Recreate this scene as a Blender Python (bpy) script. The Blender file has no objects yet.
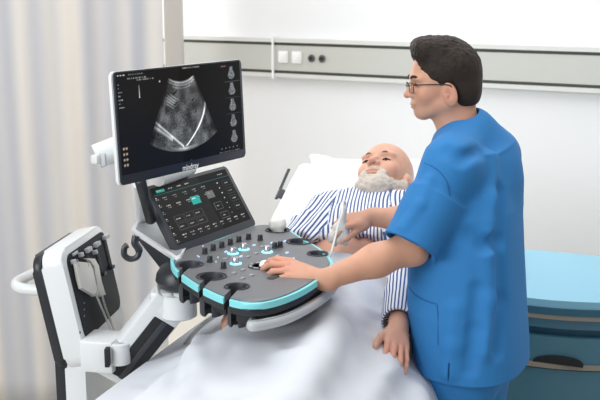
import bpy, bmesh, math, random
import numpy as np
from mathutils import Vector, Matrix

# ------------------------------------------------------------------ camera, world, light, exposure
SC = bpy.context.scene
COL = SC.collection
CAM_H, FPX, PITCH = 1.8, 1000.0, math.radians(12.1)
cd = bpy.data.cameras.new('camera'); cam = bpy.data.objects.new('camera', cd); COL.objects.link(cam)
cam.location = (0, 0, CAM_H); cam.rotation_euler = (math.pi/2-PITCH, 0, 0)
cd.sensor_width = 36; cd.lens = 36*FPX/600; cd.clip_end = 60
cd.dof.use_dof = True; cd.dof.focus_distance = 2.85; cd.dof.aperture_fstop = 6.5
SC.camera = cam
SC.view_settings.view_transform = 'Standard'; SC.view_settings.look = 'None'
SC.view_settings.gamma = 1.0; SC.view_settings.use_curve_mapping = False
SC.view_settings.exposure = 0.27

W = bpy.data.worlds.new('world'); SC.world = W; W.use_nodes = True
bg = W.node_tree.nodes['Background']; bg.inputs[0].default_value = (0.93, 0.965, 1.0, 1); bg.inputs[1].default_value = 0.36

def area(name, loc, target, sx, sy, power, col=(1, 1, 1)):
    l = bpy.data.lights.new(name, 'AREA'); l.shape = 'RECTANGLE'; l.size = sx; l.size_y = sy
    l.energy = power; l.color = col
    o = bpy.data.objects.new(name, l); COL.objects.link(o); o.location = loc
    o.rotation_euler = (Vector(target)-Vector(loc)).to_track_quat('-Z', 'Y').to_euler()
    return o
area('ceiling_light', (0.5, 3.2, 3.2), (0.3, 3.2, 0), 3.2, 3.2, 56, (1, 0.985, 0.96))
area('front_left_key', (-2.6, 0.2, 2.6), (0.3, 3.0, 1.0), 2.2, 1.8, 85, (0.95, 0.98, 1))  # soft key light added from the front left; no window stands there
area('curtain_daylight', (-2.2, 5.9, 2.0), (-1.5, 4.1, 1.2), 2.4, 2.4, 80, (1, 0.99, 0.96))

# ------------------------------------------------------------------ placing helpers (point on the view ray of the photo)
FW = np.array([0, math.cos(PITCH), -math.sin(PITCH)]); UP = np.array([0, math.sin(PITCH), math.cos(PITCH)])
RT = np.array([1.0, 0, 0]); CP = np.array([0, 0, CAM_H])
def ray(x, y): return FW+RT*((x-300)/FPX)+UP*((200-y)/FPX)
def at(x, y, d): return CP+ray(x, y)*d
def atz(x, y, z):
    r = ray(x, y); return CP+r*((z-CAM_H)/r[2])
def V(*a): return np.array(a, float)
def proj(p):
    v = np.asarray(p)-CP; d = v@FW; return (300+FPX*(v@RT)/d, 200-FPX*(v@UP)/d)
def nrm(v): v = np.asarray(v, float); return v/np.linalg.norm(v)

# ------------------------------------------------------------------ materials
MATS = {}
def mat(name, col, rough=0.5, metal=0.0, spec=0.5, emit=None, es=1.0, sss=0.0, coat=0.0, bump=None, vary=None, trans=0.0):
    m = bpy.data.materials.new(name); m.use_nodes = True; nt = m.node_tree; N = nt.nodes; L = nt.links
    b = N['Principled BSDF']
    b.inputs['Base Color'].default_value = (*col, 1); b.inputs['Roughness'].default_value = rough
    b.inputs['Metallic'].default_value = metal; b.inputs['Specular IOR Level'].default_value = spec
    if coat: b.inputs['Coat Weight'].default_value = coat; b.inputs['Coat Roughness'].default_value = 0.1
    if emit: b.inputs['Emission Color'].default_value = (*emit, 1); b.inputs['Emission Strength'].default_value = es
    if sss: b.inputs['Subsurface Weight'].default_value = sss; b.inputs['Subsurface Radius'].default_value = (0.012, 0.005, 0.003); b.inputs['Subsurface Scale'].default_value = 1.0
    if trans: b.inputs['Transmission Weight'].default_value = trans
    tc = N.new('ShaderNodeTexCoord')
    if vary:                                             # (scale, amount): soft mottling of the thing's own colour
        n = N.new('ShaderNodeTexNoise'); n.inputs['Scale'].default_value = vary[0]; n.inputs['Detail'].default_value = 4
        L.new(tc.outputs['Object'], n.inputs['Vector'])
        r = N.new('ShaderNodeMapRange'); r.inputs['To Min'].default_value = 1-vary[1]; r.inputs['To Max'].default_value = 1+vary[1]
        L.new(n.outputs['Fac'], r.inputs['Value'])
        mx = N.new('ShaderNodeVectorMath'); mx.operation = 'SCALE'; mx.inputs[0].default_value = col
        L.new(r.outputs['Result'], mx.inputs['Scale']); L.new(mx.outputs['Vector'], b.inputs['Base Color'])
    if bump:                                             # (scale xyz, strength, distance)
        n = N.new('ShaderNodeTexNoise'); n.inputs['Scale'].default_value = 1; n.inputs['Detail'].default_value = 4
        mp = N.new('ShaderNodeMapping'); s = bump[0]; mp.inputs['Scale'].default_value = s if hasattr(s, '__len__') else (s, s, s)
        L.new(tc.outputs['Object'], mp.inputs['Vector']); L.new(mp.outputs['Vector'], n.inputs['Vector'])
        bp = N.new('ShaderNodeBump'); bp.inputs['Strength'].default_value = bump[1]; bp.inputs['Distance'].default_value = bump[2]
        L.new(n.outputs['Fac'], bp.inputs['Height']); L.new(bp.outputs['Normal'], b.inputs['Normal'])
    MATS[name] = m
    return m
def attr_mat(name, rough=0.5, sss=0.0, emit=False, es=1.0, spec=0.5, bump=None):
    m = mat(name, (0.5, 0.5, 0.5), rough, sss=sss, spec=spec, bump=bump); nt = m.node_tree; b = nt.nodes['Principled BSDF']
    a = nt.nodes.new('ShaderNodeAttribute'); a.attribute_name = 'col'
    if emit:
        b.inputs['Base Color'].default_value = (0.002, 0.002, 0.0025, 1)
        nt.links.new(a.outputs['Color'], b.inputs['Emission Color']); b.inputs['Emission Strength'].default_value = es
    else: nt.links.new(a.outputs['Color'], b.inputs['Base Color'])
    return m
def wall_paint():
    return mat('wall_paint', (0.86, 0.87, 0.885), 0.75, bump=(60, 0.05, 0.002), vary=(0.8, 0.012))
def stripes_mat():
    m = mat('striped_cotton', (0.8, 0.8, 0.8), 0.85, bump=(300, 0.1, 0.001)); nt = m.node_tree; N = nt.nodes; L = nt.links; b = N['Principled BSDF']
    a = N.new('ShaderNodeAttribute'); a.attribute_name = 'stripe'
    d = N.new('ShaderNodeMath'); d.operation = 'MULTIPLY'; d.inputs[1].default_value = 1/0.0132
    f = N.new('ShaderNodeMath'); f.operation = 'FRACT'
    r = N.new('ShaderNodeValToRGB'); cr = r.color_ramp
    cr.elements[0].position = 0.0; cr.elements[0].color = (0.82, 0.84, 0.88, 1)
    cr.elements[1].position = 0.50; cr.elements[1].color = (0.82, 0.84, 0.88, 1)
    for p, c in ((0.54, (0.045, 0.085, 0.26, 1)), (0.92, (0.045, 0.085, 0.26, 1)), (0.97, (0.82, 0.84, 0.88, 1))):
        e = cr.elements.new(p); e.color = c
    L.new(a.outputs['Fac'], d.inputs[0]); L.new(d.outputs[0], f.inputs[0]); L.new(f.outputs[0], r.inputs[0]); L.new(r.outputs[0], b.inputs['Base Color'])
    return m

M_WALL = wall_paint()
M_FLOOR = mat('floor_vinyl', (0.55, 0.52, 0.46), 0.45, vary=(3, 0.05))
M_CEIL = mat('ceiling_paint', (0.82, 0.82, 0.81), 0.85, bump=(40, 0.03, 0.002))
M_RAIL = mat('rail_aluminium', (0.56, 0.565, 0.53), 0.45, vary=(20, 0.02))
M_RAILL = mat('rail_light_lip', (0.70, 0.705, 0.68), 0.4, vary=(20, 0.02))
M_GROOVE = mat('rail_dark_groove', (0.04, 0.045, 0.035), 0.5, vary=(20, 0.05))
M_WHITE = mat('machine_white', (0.78, 0.80, 0.81), 0.32, coat=0.2, vary=(4, 0.01))
M_GREYL = mat('machine_light_grey', (0.50, 0.52, 0.54), 0.4, vary=(30, 0.02))
M_BLACK = mat('machine_black', (0.018, 0.021, 0.026), 0.38, vary=(30, 0.1))
M_NAVY = mat('bezel_dark', (0.016, 0.022, 0.034), 0.35, vary=(30, 0.1))
M_BLACKM = mat('machine_black_matt', (0.012, 0.013, 0.015), 0.6, vary=(30, 0.1))
M_CHAR = mat('charcoal_plastic', (0.04, 0.043, 0.052), 0.45, bump=(400, 0.05, 0.001))
M_PANEL = mat('control_panel_grey', (0.185, 0.19, 0.205), 0.42, metal=0.3, vary=(120, 0.03))
M_TEAL = mat('teal_trim', (0.24, 0.72, 0.76), 0.35, vary=(10, 0.02))
M_CHROME = mat('brushed_chrome', (0.72, 0.74, 0.76), 0.25, metal=0.9, vary=(60, 0.03))
M_GLOW = mat('cyan_lit_ring', (0.1, 0.4, 0.5), 0.4, emit=(0.25, 0.8, 1.0), es=1.3, vary=(10, 0.01))
M_BTN = mat('button_grey', (0.33, 0.34, 0.37), 0.35, vary=(100, 0.03))
M_BTNLIT = mat('button_backlit', (0.2, 0.3, 0.4), 0.35, emit=(0.5, 0.75, 1.0), es=0.7, vary=(10, 0.01))
M_IVORY = mat('probe_ivory', (0.72, 0.70, 0.65), 0.35, coat=0.2, vary=(20, 0.02))
M_CABLE = mat('cable_grey', (0.50, 0.50, 0.48), 0.45, vary=(20, 0.02))
M_CABLEW = mat('cable_ivory', (0.74, 0.73, 0.69), 0.45, vary=(20, 0.02))
M_LOGO = mat('logo_white', (0.8, 0.82, 0.85), 0.5, emit=(0.8, 0.85, 0.9), es=0.08, vary=(10, 0.01))  # faint glow added to the lettering, which is no lamp
M_SHEET = mat('white_bed_linen', (0.70, 0.72, 0.77), 0.9, sss=0.0, bump=(220, 0.08, 0.001), vary=(3, 0.01))
M_MATTR = mat('mattress_cover', (0.70, 0.72, 0.75), 0.8, bump=(150, 0.06, 0.001))
M_PILLOW = mat('pillow_case', (0.72, 0.74, 0.77), 0.9, bump=(220, 0.08, 0.001))
M_STRIPE = stripes_mat()
M_SKIN = attr_mat('skin', 0.5, sss=0.12, spec=0.35, bump=(350, 0.12, 0.0006))
M_HAIRD = mat('hair_dark_brown', (0.024, 0.015, 0.011), 0.55, spec=0.3, bump=((500, 60, 160), 0.9, 0.003), vary=(40, 0.35))
M_BEARD = mat('beard_grey', (0.60, 0.54, 0.47), 0.85, bump=((420, 420, 200), 0.8, 0.003), vary=(70, 0.25))
M_HAIRW = mat('hair_white', (0.66, 0.64, 0.62), 0.8, bump=((400, 400, 300), 0.5, 0.002), vary=(60, 0.12))
M_BROW = mat('eyebrow_brown', (0.14, 0.09, 0.065), 0.8, bump=((600, 200, 600), 0.7, 0.002))
M_EYE = mat('eye_white', (0.7, 0.68, 0.66), 0.2, vary=(60, 0.02))
M_IRIS = mat('iris_dark', (0.03, 0.02, 0.015), 0.15, vary=(100, 0.1))
M_SCRUB = mat('scrub_blue', (0.020, 0.185, 0.47), 0.8, bump=(260, 0.1, 0.001), vary=(4, 0.04))
M_SEAM = mat('scrub_seam', (0.010, 0.11, 0.32), 0.8, vary=(20, 0.05))
M_SHOE = mat('shoe_white', (0.7, 0.7, 0.7), 0.6, vary=(10, 0.02))
M_GLASSFR = mat('glasses_frame', (0.035, 0.03, 0.03), 0.3, metal=0.7, vary=(60, 0.05))
M_LENS = mat('glasses_lens', (0.96, 0.97, 0.98), 0.02, trans=1.0)
M_LENS.node_tree.nodes['Principled BSDF'].inputs['IOR'].default_value = 1.05
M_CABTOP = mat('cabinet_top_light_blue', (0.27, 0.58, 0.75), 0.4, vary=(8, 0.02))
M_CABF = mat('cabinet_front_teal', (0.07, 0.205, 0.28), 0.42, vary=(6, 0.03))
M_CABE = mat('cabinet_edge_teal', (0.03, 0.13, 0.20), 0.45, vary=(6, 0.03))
M_CABT = mat('cabinet_trim_taupe', (0.34, 0.29, 0.235), 0.5, vary=(10, 0.03))
M_OUTLET = mat('outlet_white', (0.92, 0.92, 0.92), 0.35, vary=(10, 0.01))
M_SCREEN = attr_mat('monitor_picture', 0.25, emit=True, es=1.0, spec=0.12)
M_TOUCH = attr_mat('touch_screen_picture', 0.3, emit=True, es=1.5, spec=0.12)

def curtain_mat():
    m = bpy.data.materials.new('curtain_fabric'); m.use_nodes = True; nt = m.node_tree; N = nt.nodes; L = nt.links
    out = N['Material Output']; b = N['Principled BSDF']; b.inputs['Roughness'].default_value = 0.9
    a = N.new('ShaderNodeAttribute'); a.attribute_name = 'col'
    n = N.new('ShaderNodeTexNoise'); n.inputs['Scale'].default_value = 3
    L.new(a.outputs['Color'], b.inputs['Base Color'])
    t = N.new('ShaderNodeBsdfTranslucent'); L.new(a.outputs['Color'], t.inputs['Color'])
    mx = N.new('ShaderNodeMixShader'); mx.inputs[0].default_value = 0.35
    L.new(b.outputs[0], mx.inputs[1]); L.new(t.outputs[0], mx.inputs[2]); L.new(mx.outputs[0], out.inputs['Surface'])
    return m
M_CURT = curtain_mat()

# ------------------------------------------------------------------ object helpers
def thing(name, label, cat, loc=(0, 0, 0), group=None):
    o = bpy.data.objects.new(name, None); COL.objects.link(o); o.location = tuple(loc); o.empty_display_size = 0.1
    o['label'] = label; o['category'] = cat
    if group: o['group'] = group
    return o
def tag(o, label, cat, group=None):
    o['label'] = label; o['category'] = cat
    if group: o['group'] = group
    return o
def struct(o): o['kind'] = 'structure'; return o
def link(name, me, m, parent=None, smooth=True):
    o = bpy.data.objects.new(name, me); COL.objects.link(o)
    if m is not None: me.materials.append(m)
    if smooth:
        me.polygons.foreach_set('use_smooth', np.ones(len(me.polygons), bool))
    if parent is not None:
        o.parent = parent
        M = Matrix.Identity(4); p = parent
        while p is not None: M = Matrix.Translation(p.location) @ M; p = p.parent
        o.matrix_parent_inverse = Matrix.Identity(4)
        off = M.translation
        if len(me.vertices):
            co = np.empty(len(me.vertices)*3, np.float32); me.vertices.foreach_get('co', co)
            co = (co.reshape(-1, 3)-np.array(off, np.float32)).ravel(); me.vertices.foreach_set('co', co); me.update()
    return o
def bmobj(name, bm, m, parent=None, smooth=True, sharp=35):
    bmesh.ops.recalc_face_normals(bm, faces=bm.faces[:])
    if smooth:
        for e in bm.edges:
            if len(e.link_faces) == 2 and e.calc_face_angle(0) > math.radians(sharp): e.smooth = False
    me = bpy.data.meshes.new(name); bm.to_mesh(me); bm.free()
    return link(name, me, m, parent, smooth)
def npmesh(name, v, f):
    me = bpy.data.meshes.new(name); v = np.asarray(v, np.float32); f = np.asarray(f, np.int32)
    me.vertices.add(len(v)); me.vertices.foreach_set('co', v.ravel())
    k = f.shape[1]; me.loops.add(f.size); me.loops.foreach_set('vertex_index', f.ravel())
    me.polygons.add(len(f)); me.polygons.foreach_set('loop_start', np.arange(0, f.size, k, dtype=np.int32))
    me.polygons.foreach_set('loop_total', np.full(len(f), k, np.int32)); me.update(calc_edges=True); me.validate()
    return me
def set_col(me, c):
    a = me.attributes.new('col', 'FLOAT_COLOR', 'POINT'); c = np.asarray(c, np.float32)
    if c.shape[1] == 3: c = np.hstack([c, np.ones((len(c), 1), np.float32)])
    a.data.foreach_set('color', c.astype(np.float32).ravel())
def axes(r, u):                                                     # columns right, normal, up
    r = nrm(r); n = nrm(np.cross(u, r)); u = np.cross(r, n); return np.array([r, n, u]).T
def box(bm, c, half, R=None, bev=0.0, seg=2):
    R = np.eye(3) if R is None else np.asarray(R); c = np.asarray(c, float)
    b2 = bmesh.new(); bmesh.ops.create_cube(b2, size=2)
    for v in b2.verts: v.co = Vector((v.co.x*half[0], v.co.y*half[1], v.co.z*half[2]))
    if bev: bmesh.ops.bevel(b2, geom=b2.edges[:], offset=bev, segments=seg, affect='EDGES', profile=0.5)
    for v in b2.verts: v.co = Vector(R@np.array(v.co)+c)
    me = bpy.data.meshes.new('t'); b2.to_mesh(me); b2.free(); bm.from_mesh(me); bpy.data.meshes.remove(me)
def frame_of(d):
    d = nrm(d); a = V(0, 0, 1) if abs(d[2]) < 0.9 else V(1, 0, 0); x = nrm(np.cross(a, d)); return x, np.cross(d, x)
def tube(bm, pts, r, n=10, cap=True, sq=1.0, upv=None):
    pts = [np.asarray(p, float) for p in pts]; rs = r if hasattr(r, '__len__') else [r]*len(pts)
    rings = []; px = None
    for i, p in enumerate(pts):
        d = nrm(pts[min(i+1, len(pts)-1)]-pts[max(i-1, 0)])
        if upv is not None: y = nrm(upv-d*np.dot(upv, d)); x = np.cross(y, d)
        elif px is None: x, y = frame_of(d)
        else: x = nrm(px-d*np.dot(px, d)); y = np.cross(d, x)
        px = x
        rings.append([bm.verts.new(Vector(p+x*rs[i]*math.cos(2*math.pi*k/n)+y*rs[i]*sq*math.sin(2*math.pi*k/n))) for k in range(n)])
    for a, b in zip(rings, rings[1:]):
        for k in range(n): bm.faces.new((a[k], a[(k+1) % n], b[(k+1) % n], b[k]))
    if cap: bm.faces.new(rings[0][::-1]); bm.faces.new(rings[-1])
def spline(pts, n=8, closed=False):
    P = [np.asarray(p, float) for p in pts]; out = []; N = len(P)
    rng = range(N) if closed else range(N-1)
    for i in rng:
        g = (lambda k: P[k % N]) if closed else (lambda k: P[min(max(k, 0), N-1)])
        p0, p1, p2, p3 = g(i-1), g(i), g(i+1), g(i+2)
        for k in range(n):
            t = k/n; out.append(0.5*((2*p1)+(-p0+p2)*t+(2*p0-5*p1+4*p2-p3)*t*t+(-p0+3*p1-3*p2+p3)*t**3))
    if not closed: out.append(P[-1])
    return out
def lathe(bm, c, prof, ax=(0, 0, 1), n=20, ry=1.0, xdir=None, loop=False):
    ax = nrm(ax); x, y = frame_of(ax)
    if xdir is not None: x = nrm(np.asarray(xdir)-ax*np.dot(xdir, ax)); y = np.cross(ax, x)
    rings = []
    for r, h in prof:
        if r < 1e-6: rings.append([bm.verts.new(Vector(np.asarray(c)+ax*h))])
        else: rings.append([bm.verts.new(Vector(np.asarray(c)+ax*h+x*r*math.cos(2*math.pi*k/n)+y*r*ry*math.sin(2*math.pi*k/n))) for k in range(n)])
    for a, b in zip(rings, rings[1:]+rings[:1] if loop else rings[1:]):
        for k in range(n):
            A = a[k % len(a)], a[(k+1) % n % len(a)]; B = b[k % len(b)], b[(k+1) % n % len(b)]
            vs = []
            for v in (A[0], A[1], B[1], B[0]):
                if v not in vs: vs.append(v)
            if len(vs) > 2: bm.faces.new(vs)
    if loop: return
    if len(rings[0]) > 1: bm.faces.new(rings[0][::-1])
    if len(rings[-1]) > 1: bm.faces.new(rings[-1])
def prism(bm, poly, dvec, bev=0.0, seg=2):                           # poly: 3D points, extruded by dvec
    b2 = bmesh.new(); a = [b2.verts.new(Vector(p)) for p in poly]; b = [b2.verts.new(Vector(np.asarray(p)+dvec)) for p in poly]
    n = len(poly); fa = b2.faces.new(a); fb = b2.faces.new(b[::-1])
    for k in range(n): b2.faces.new((a[k], b[k], b[(k+1) % n], a[(k+1) % n]))
    if bev:
        es = list(set(fa.edges[:]+fb.edges[:])); bmesh.ops.bevel(b2, geom=es, offset=bev, segments=seg, affect='EDGES', profile=0.5)
    me = bpy.data.meshes.new('t'); b2.to_mesh(me); b2.free(); bm.from_mesh(me); bpy.data.meshes.remove(me)
def rrect(w, h, r, n=6):                                             # rounded rectangle, 2D, centred
    o = []
    for cx, cy, a0 in ((w/2-r, h/2-r, 0), (-w/2+r, h/2-r, 90), (-w/2+r, -h/2+r, 180), (w/2-r, -h/2+r, 270)):
        for k in range(n+1):
            a = math.radians(a0+90*k/n); o.append((cx+r*math.cos(a), cy+r*math.sin(a)))
    return o
def slab(bm, c, R, w, h, t, r, bev=0.0, n=6):                        # plate in R's right/up plane, thickness t from front face backwards (R[:,1])
    c = np.asarray(c, float); P = [c+R[:, 0]*x+R[:, 2]*y for x, y in rrect(w, h, r, n)]
    prism(bm, P, R[:, 1]*t, bev)
def cut(o, cbm):                                                     # boolean difference, baked
    bmesh.ops.recalc_face_normals(cbm, faces=cbm.faces[:])
    me = bpy.data.meshes.new('c'); cbm.to_mesh(me); cbm.free(); c = bpy.data.objects.new('c', me); COL.objects.link(c)
    if o.parent: 
        me.transform(Matrix.Translation(-o.parent.location)); c.location = o.parent.location
    md = o.modifiers.new('b', 'BOOLEAN'); md.object = c; md.operation = 'DIFFERENCE'; md.solver = 'EXACT'
    bpy.context.view_layer.update(); dg = bpy.context.evaluated_depsgraph_get(); dg.update()
    nm = bpy.data.meshes.new_from_object(o.evaluated_get(dg)); o.modifiers.clear(); o.data = nm
    bpy.data.objects.remove(c); return o

# ------------------------------------------------------------------ signed distance shapes and their surface
def smin(a, b, k):
    if k <= 0: return np.minimum(a, b)
    h = np.clip(0.5+0.5*(b-a)/k, 0, 1); return b+(a-b)*h-k*h*(1-h)
class Pr:
    def __init__(s, f, c, r): s.f = f; s.c = np.asarray(c, float); s.r = r
def cone(a, b, ra, rb):
    a = np.asarray(a, float); b = np.asarray(b, float); ab = b-a; L2 = ab@ab+1e-12
    def f(P):
        t = np.clip(((P-a)@ab)/L2, 0, 1); return np.linalg.norm(P-a-t[:, None]*ab, axis=1)-(ra+(rb-ra)*t)
    return Pr(f, (a+b)/2, math.sqrt(L2)/2+max(ra, rb))
def ccone(a, b, ra, rb, ry=1.0, xd=None):                            # flat ended, optionally flattened
    a = np.asarray(a, float); b = np.asarray(b, float); ab = b-a; L = np.linalg.norm(ab); d = ab/L
    x, y = frame_of(d)
    if xd is not None: x = nrm(xd-d*np.dot(xd, d)); y = np.cross(d, x)
    def f(P):
        q = P-a; t = q@d; u = np.clip(t/L, 0, 1); rr = np.hypot(q@x, (q@y)/ry)-(ra+(rb-ra)*u)
        return np.maximum(rr*min(1, ry), np.maximum(-t, t-L))
    return Pr(f, (a+b)/2, L/2+max(ra, rb)*max(1, ry))
def ell(c, r, R=None):
    c = np.asarray(c, float); r = np.asarray(r, float); R = np.eye(3) if R is None else R
    def f(P):
        q = (P-c)@R; k0 = np.linalg.norm(q/r, axis=1); k1 = np.linalg.norm(q/(r*r), axis=1)+1e-9
        return k0*(k0-1)/k1
    return Pr(f, c, max(r))
def rbox(c, half, R=None, rd=0.005):
    c = np.asarray(c, float); h = np.asarray(half, float)-rd; R = np.eye(3) if R is None else R
    def f(P):
        q = np.abs((P-c)@R)-h; return np.linalg.norm(np.maximum(q, 0), axis=1)+np.minimum(q.max(axis=1), 0)-rd
    return Pr(f, c, np.linalg.norm(half))
def loft(secs, R, p=2.3):                                            # secs: (centre, ra, rb) with ra along R[:,0], rb along R[:,1]; axis R[:,2]
    secs = sorted(secs, key=lambda s: s[0]@R[:, 2]); C = np.array([s[0]@R for s in secs]); A = np.array([s[1] for s in secs]); B = np.array([s[2] for s in secs])
    def f(P):
        q = P@R; z = q[:, 2]; zc = np.clip(z, C[0, 2], C[-1, 2])
        cx = np.interp(zc, C[:, 2], C[:, 0]); cy = np.interp(zc, C[:, 2], C[:, 1]); a = np.interp(zc, C[:, 2], A); b = np.interp(zc, C[:, 2], B)
        k = (np.abs((q[:, 0]-cx)/a)**p+np.abs((q[:, 1]-cy)/b)**p+1e-12)**(1/p)
        d = (k-1)*np.minimum(a, b)
        return np.maximum(d, np.maximum(C[0, 2]-z, z-C[-1, 2]))
    m = np.mean([s[0] for s in secs], axis=0); r = max(np.linalg.norm(s[0]-m)+max(s[1], s[2]) for s in secs)*1.15
    return Pr(f, m, r)
class Sdf:
    def __init__(s): s.it = []
    def add(s, pr, k=0.01): s.it.append(('a', pr, k)); return s
    def sub(s, pr, k=0.005): s.it.append(('s', pr, k)); return s
    def __call__(s, P):
        d = np.full(len(P), 1e3)
        for op, pr, k in s.it:
            dc = np.linalg.norm(P-pr.c, axis=1)-pr.r*1.05
            if op == 'a':
                m = dc < d+k
                if m.any(): d[m] = smin(d[m], pr.f(P[m]), k)
            else:
                m = (dc < -d+k+0.02)
                if m.any(): d[m] = -smin(-d[m], pr.f(P[m]), k)
        return d
    def bounds(s):
        lo = np.min([p.c-p.r for o, p, k in s.it if o == 'a'], axis=0); hi = np.max([p.c+p.r for o, p, k in s.it if o == 'a'], axis=0); return lo, hi
CORN = np.array([[i, j, k] for i in (0, 1) for j in (0, 1) for k in (0, 1)])
def surface(f, h, lo=None, hi=None, safety=1.7):
    if lo is None: lo, hi = f.bounds()
    lo = np.asarray(lo)-2*h; n = 5; S = h*2**n
    dims = np.ceil((np.asarray(hi)+2*h-lo)/S).astype(int)
    cells = np.stack(np.meshgrid(*[np.arange(d) for d in dims], indexing='ij'), -1).reshape(-1, 3)
    for lv in range(n+1):
        s = h*2**(n-lv); d = f(lo+(cells+0.5)*s)
        cells = cells[np.abs(d) < s*0.87*safety+(0.004 if lv < n else 0)]
        if lv < n: cells = (cells[:, None, :]*2+CORN[None]).reshape(-1, 3)
    B = 1 << 20
    key = lambda c: ((c[:, 0]+2).astype(np.int64)*B+(c[:, 1]+2))*B+(c[:, 2]+2)
    cor = (cells[:, None, :]+CORN[None]).reshape(-1, 3); kc, idx, inv = np.unique(key(cor), return_index=True, return_inverse=True)
    cu = cor[idx]; val = f(lo+cu*h); cv = val[inv].reshape(-1, 8)
    ins = cv < 0; act = ins.any(1) & (~ins).any(1); cells = cells[act]; cv = cv[act]
    acc = np.zeros((len(cells), 3)); cnt = np.zeros(len(cells))
    for a in range(8):
        for ax, bit in ((0, 4), (1, 2), (2, 1)):
            if a & bit: continue
            b = a | bit; m = (cv[:, a] < 0) != (cv[:, b] < 0); t = cv[m, a]/(cv[m, a]-cv[m, b])
            acc[m] += CORN[a]+(CORN[b]-CORN[a])*t[:, None]; cnt[m] += 1
    vert = lo+(cells+acc/cnt[:, None])*h
    ck = key(cells); order = np.argsort(ck); cks = ck[order]
    def look(c):
        k = key(c); p = np.searchsorted(cks, k); p = np.minimum(p, len(cks)-1); ok = cks[p] == k; return order[p], ok
    quads = []
    for ax in range(3):
        e = np.zeros(3, int); e[ax] = 1; k2 = key(cu+e); p = np.searchsorted(kc, k2); p = np.minimum(p, len(kc)-1); ok = kc[p] == k2
        c0 = cu[ok]; v0 = val[ok]; v1 = val[p[ok]]; m = (v0 < 0) != (v1 < 0); c0 = c0[m]; flip = v0[m] < 0
        b = np.zeros(3, int); b[(ax+1) % 3] = 1; c = np.zeros(3, int); c[(ax+2) % 3] = 1
        q = []; good = np.ones(len(c0), bool)
        for o in (0*b, b, b+c, c):
            i, g = look(c0-o); q.append(i); good &= g
        q = np.stack(q, 1)[good]; fl = flip[good]; q[~fl] = q[~fl][:, ::-1]; quads.append(q)
    Q = np.vstack(quads)
    for _ in range(2):                                               # settle vertices onto the surface
        d = f(vert); g = np.stack([f(vert+V(*(np.eye(3)[i]*h*0.3)))-d for i in range(3)], 1)/(h*0.3)
        vert = vert-g*(d/np.maximum((g*g).sum(1), 0.2))[:, None]*0.8
    return vert, Q
def trace(f, px, py, d0=1.5, d1=5.0):
    r = ray(px, py); L = np.linalg.norm(r); t = d0
    for _ in range(200):
        d = f((CP+r*t)[None])[0]
        if d < 0.0008 or t > d1: break
        t += max(d*0.6, 0.001)/L
    return CP+r*t
def normals(f, P, e=0.002):
    g = np.stack([f(P+np.eye(3)[i]*e)-f(P-np.eye(3)[i]*e) for i in range(3)], 1); return g/(np.linalg.norm(g, axis=1)[:, None]+1e-9)
def vnoise(P, s, seed=0):                                            # smooth value noise in -1..1
    q = P*s; i = np.floor(q).astype(np.int64); u = q-i; u = u*u*(3-2*u); out = 0
    for c in CORN:
        n = i+c; hsh = (n[:, 0]*73856093 ^ n[:, 1]*19349663 ^ n[:, 2]*83492791 ^ (seed*2654435)) & 0xffffff
        hsh = (hsh*1103515245+12345) & 0x7fffffff; hsh = ((hsh >> 7)*1103515245+4321) & 0x7fffffff
        w = np.prod(np.where(c == 1, u, 1-u), axis=1); out = out+w*(hsh/0x3fffffff-1)
    return out

# ------------------------------------------------------------------ people: heads and hands as distance shapes
def head_sdf(S, T, sc, ears=True, old=False, hr=(0, 0, 0)):
    """T(local)->world point, R rotation; local: x forward, y left, z up (eye level at z=.018)"""
    R = T[0]; o = T[1]; W_ = lambda *p: o+R@(V(*p)*sc)
    def e(c, r, k, y2=True, rot=None):
        for sy in ((1, -1) if c[1] and y2 else (1,)):
            S.add(ell(W_(c[0], c[1]*sy, c[2]), V(*r)*sc, R if rot is None else R@rot(sy)), k)
    e((-.012, 0, .045), (.098, .076, .083), .01); e((-.045, 0, 0), (.058, .057, .06), .03)
    e((.028, 0, -.005), (.058, .060, .074), .03)
    for s in (1, -1): S.add(cone(W_(-.002, .050*s, -.042), W_(.060, .020*s, -.066), .019*sc, .017*sc), .022)
    S.add(cone(W_(.066, .007, -.064), W_(.066, -.007, -.064), .0185*sc, .0185*sc), .015)
    e((.054, 0, -.028), (.034, .038, .044), .018)
    e((.072, .024, .036), (.014, .028, .010), .016)
    e((.056, .040, -.010), (.022, .020, .022), .018)
    for s in (1, -1): S.sub(ell(W_(.094, .031*s, .017), V(.019, .019, .013)*sc, R), .014)
    for s in (1, -1):
        S.add(ell(W_(.0665, .031*s, .017), V(.0135, .0155, .0125)*sc, R), .004)
        S.add(cone(W_(.0775, .018*s, .0205 if not old else .017), W_(.074, .043*s, .0185 if not old else .015), .0038*sc, .0035*sc), .004)
        S.add(ell(W_(.073, .031*s, .006), V(.006, .014, .003)*sc, R), .006)
    S.add(cone(W_(.080, 0, .022), W_(.1035, 0, -.008), .0075*sc, .0105*sc), .010)
    e((.091, .0125, -.011), (.011, .0075, .0075), .006)
    for s in (1, -1): S.sub(ell(W_(.097, .0065*s, -.0185), V(.005, .0035, .004)*sc, R), .003)
    S.add(ell(W_(.084, 0, -.0335), V(.010, .024, .008)*sc, R), .008)
    S.add(ell(W_(.089, 0, -.0375), V(.0075, .021, .0045)*sc, R), .003)
    S.add(ell(W_(.0875, 0, -.0455), V(.008, .018, .0052)*sc, R), .003)
    S.sub(ell(W_(.099, 0, -.0412), V(.010, .022, .0012)*sc, R), .002)
    if ears:
        for s in (1, -1):
            Re = R@np.array(Matrix.Rotation(math.radians(-22*s), 3, 'Z') @ Matrix.Rotation(math.radians(12), 3, 'Y'))
            S.add(ell(W_(-.006, .0765*s, -.016), V(.021, .0085, .034)*sc, Re), .006)
            S.sub(ell(W_(.000, .0855*s, -.012), V(.0105, .006, .018)*sc, Re), .004)
            S.add(ell(W_(.001, .0785*s, -.020), V(.005, .004, .006)*sc, Re), .003)
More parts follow.
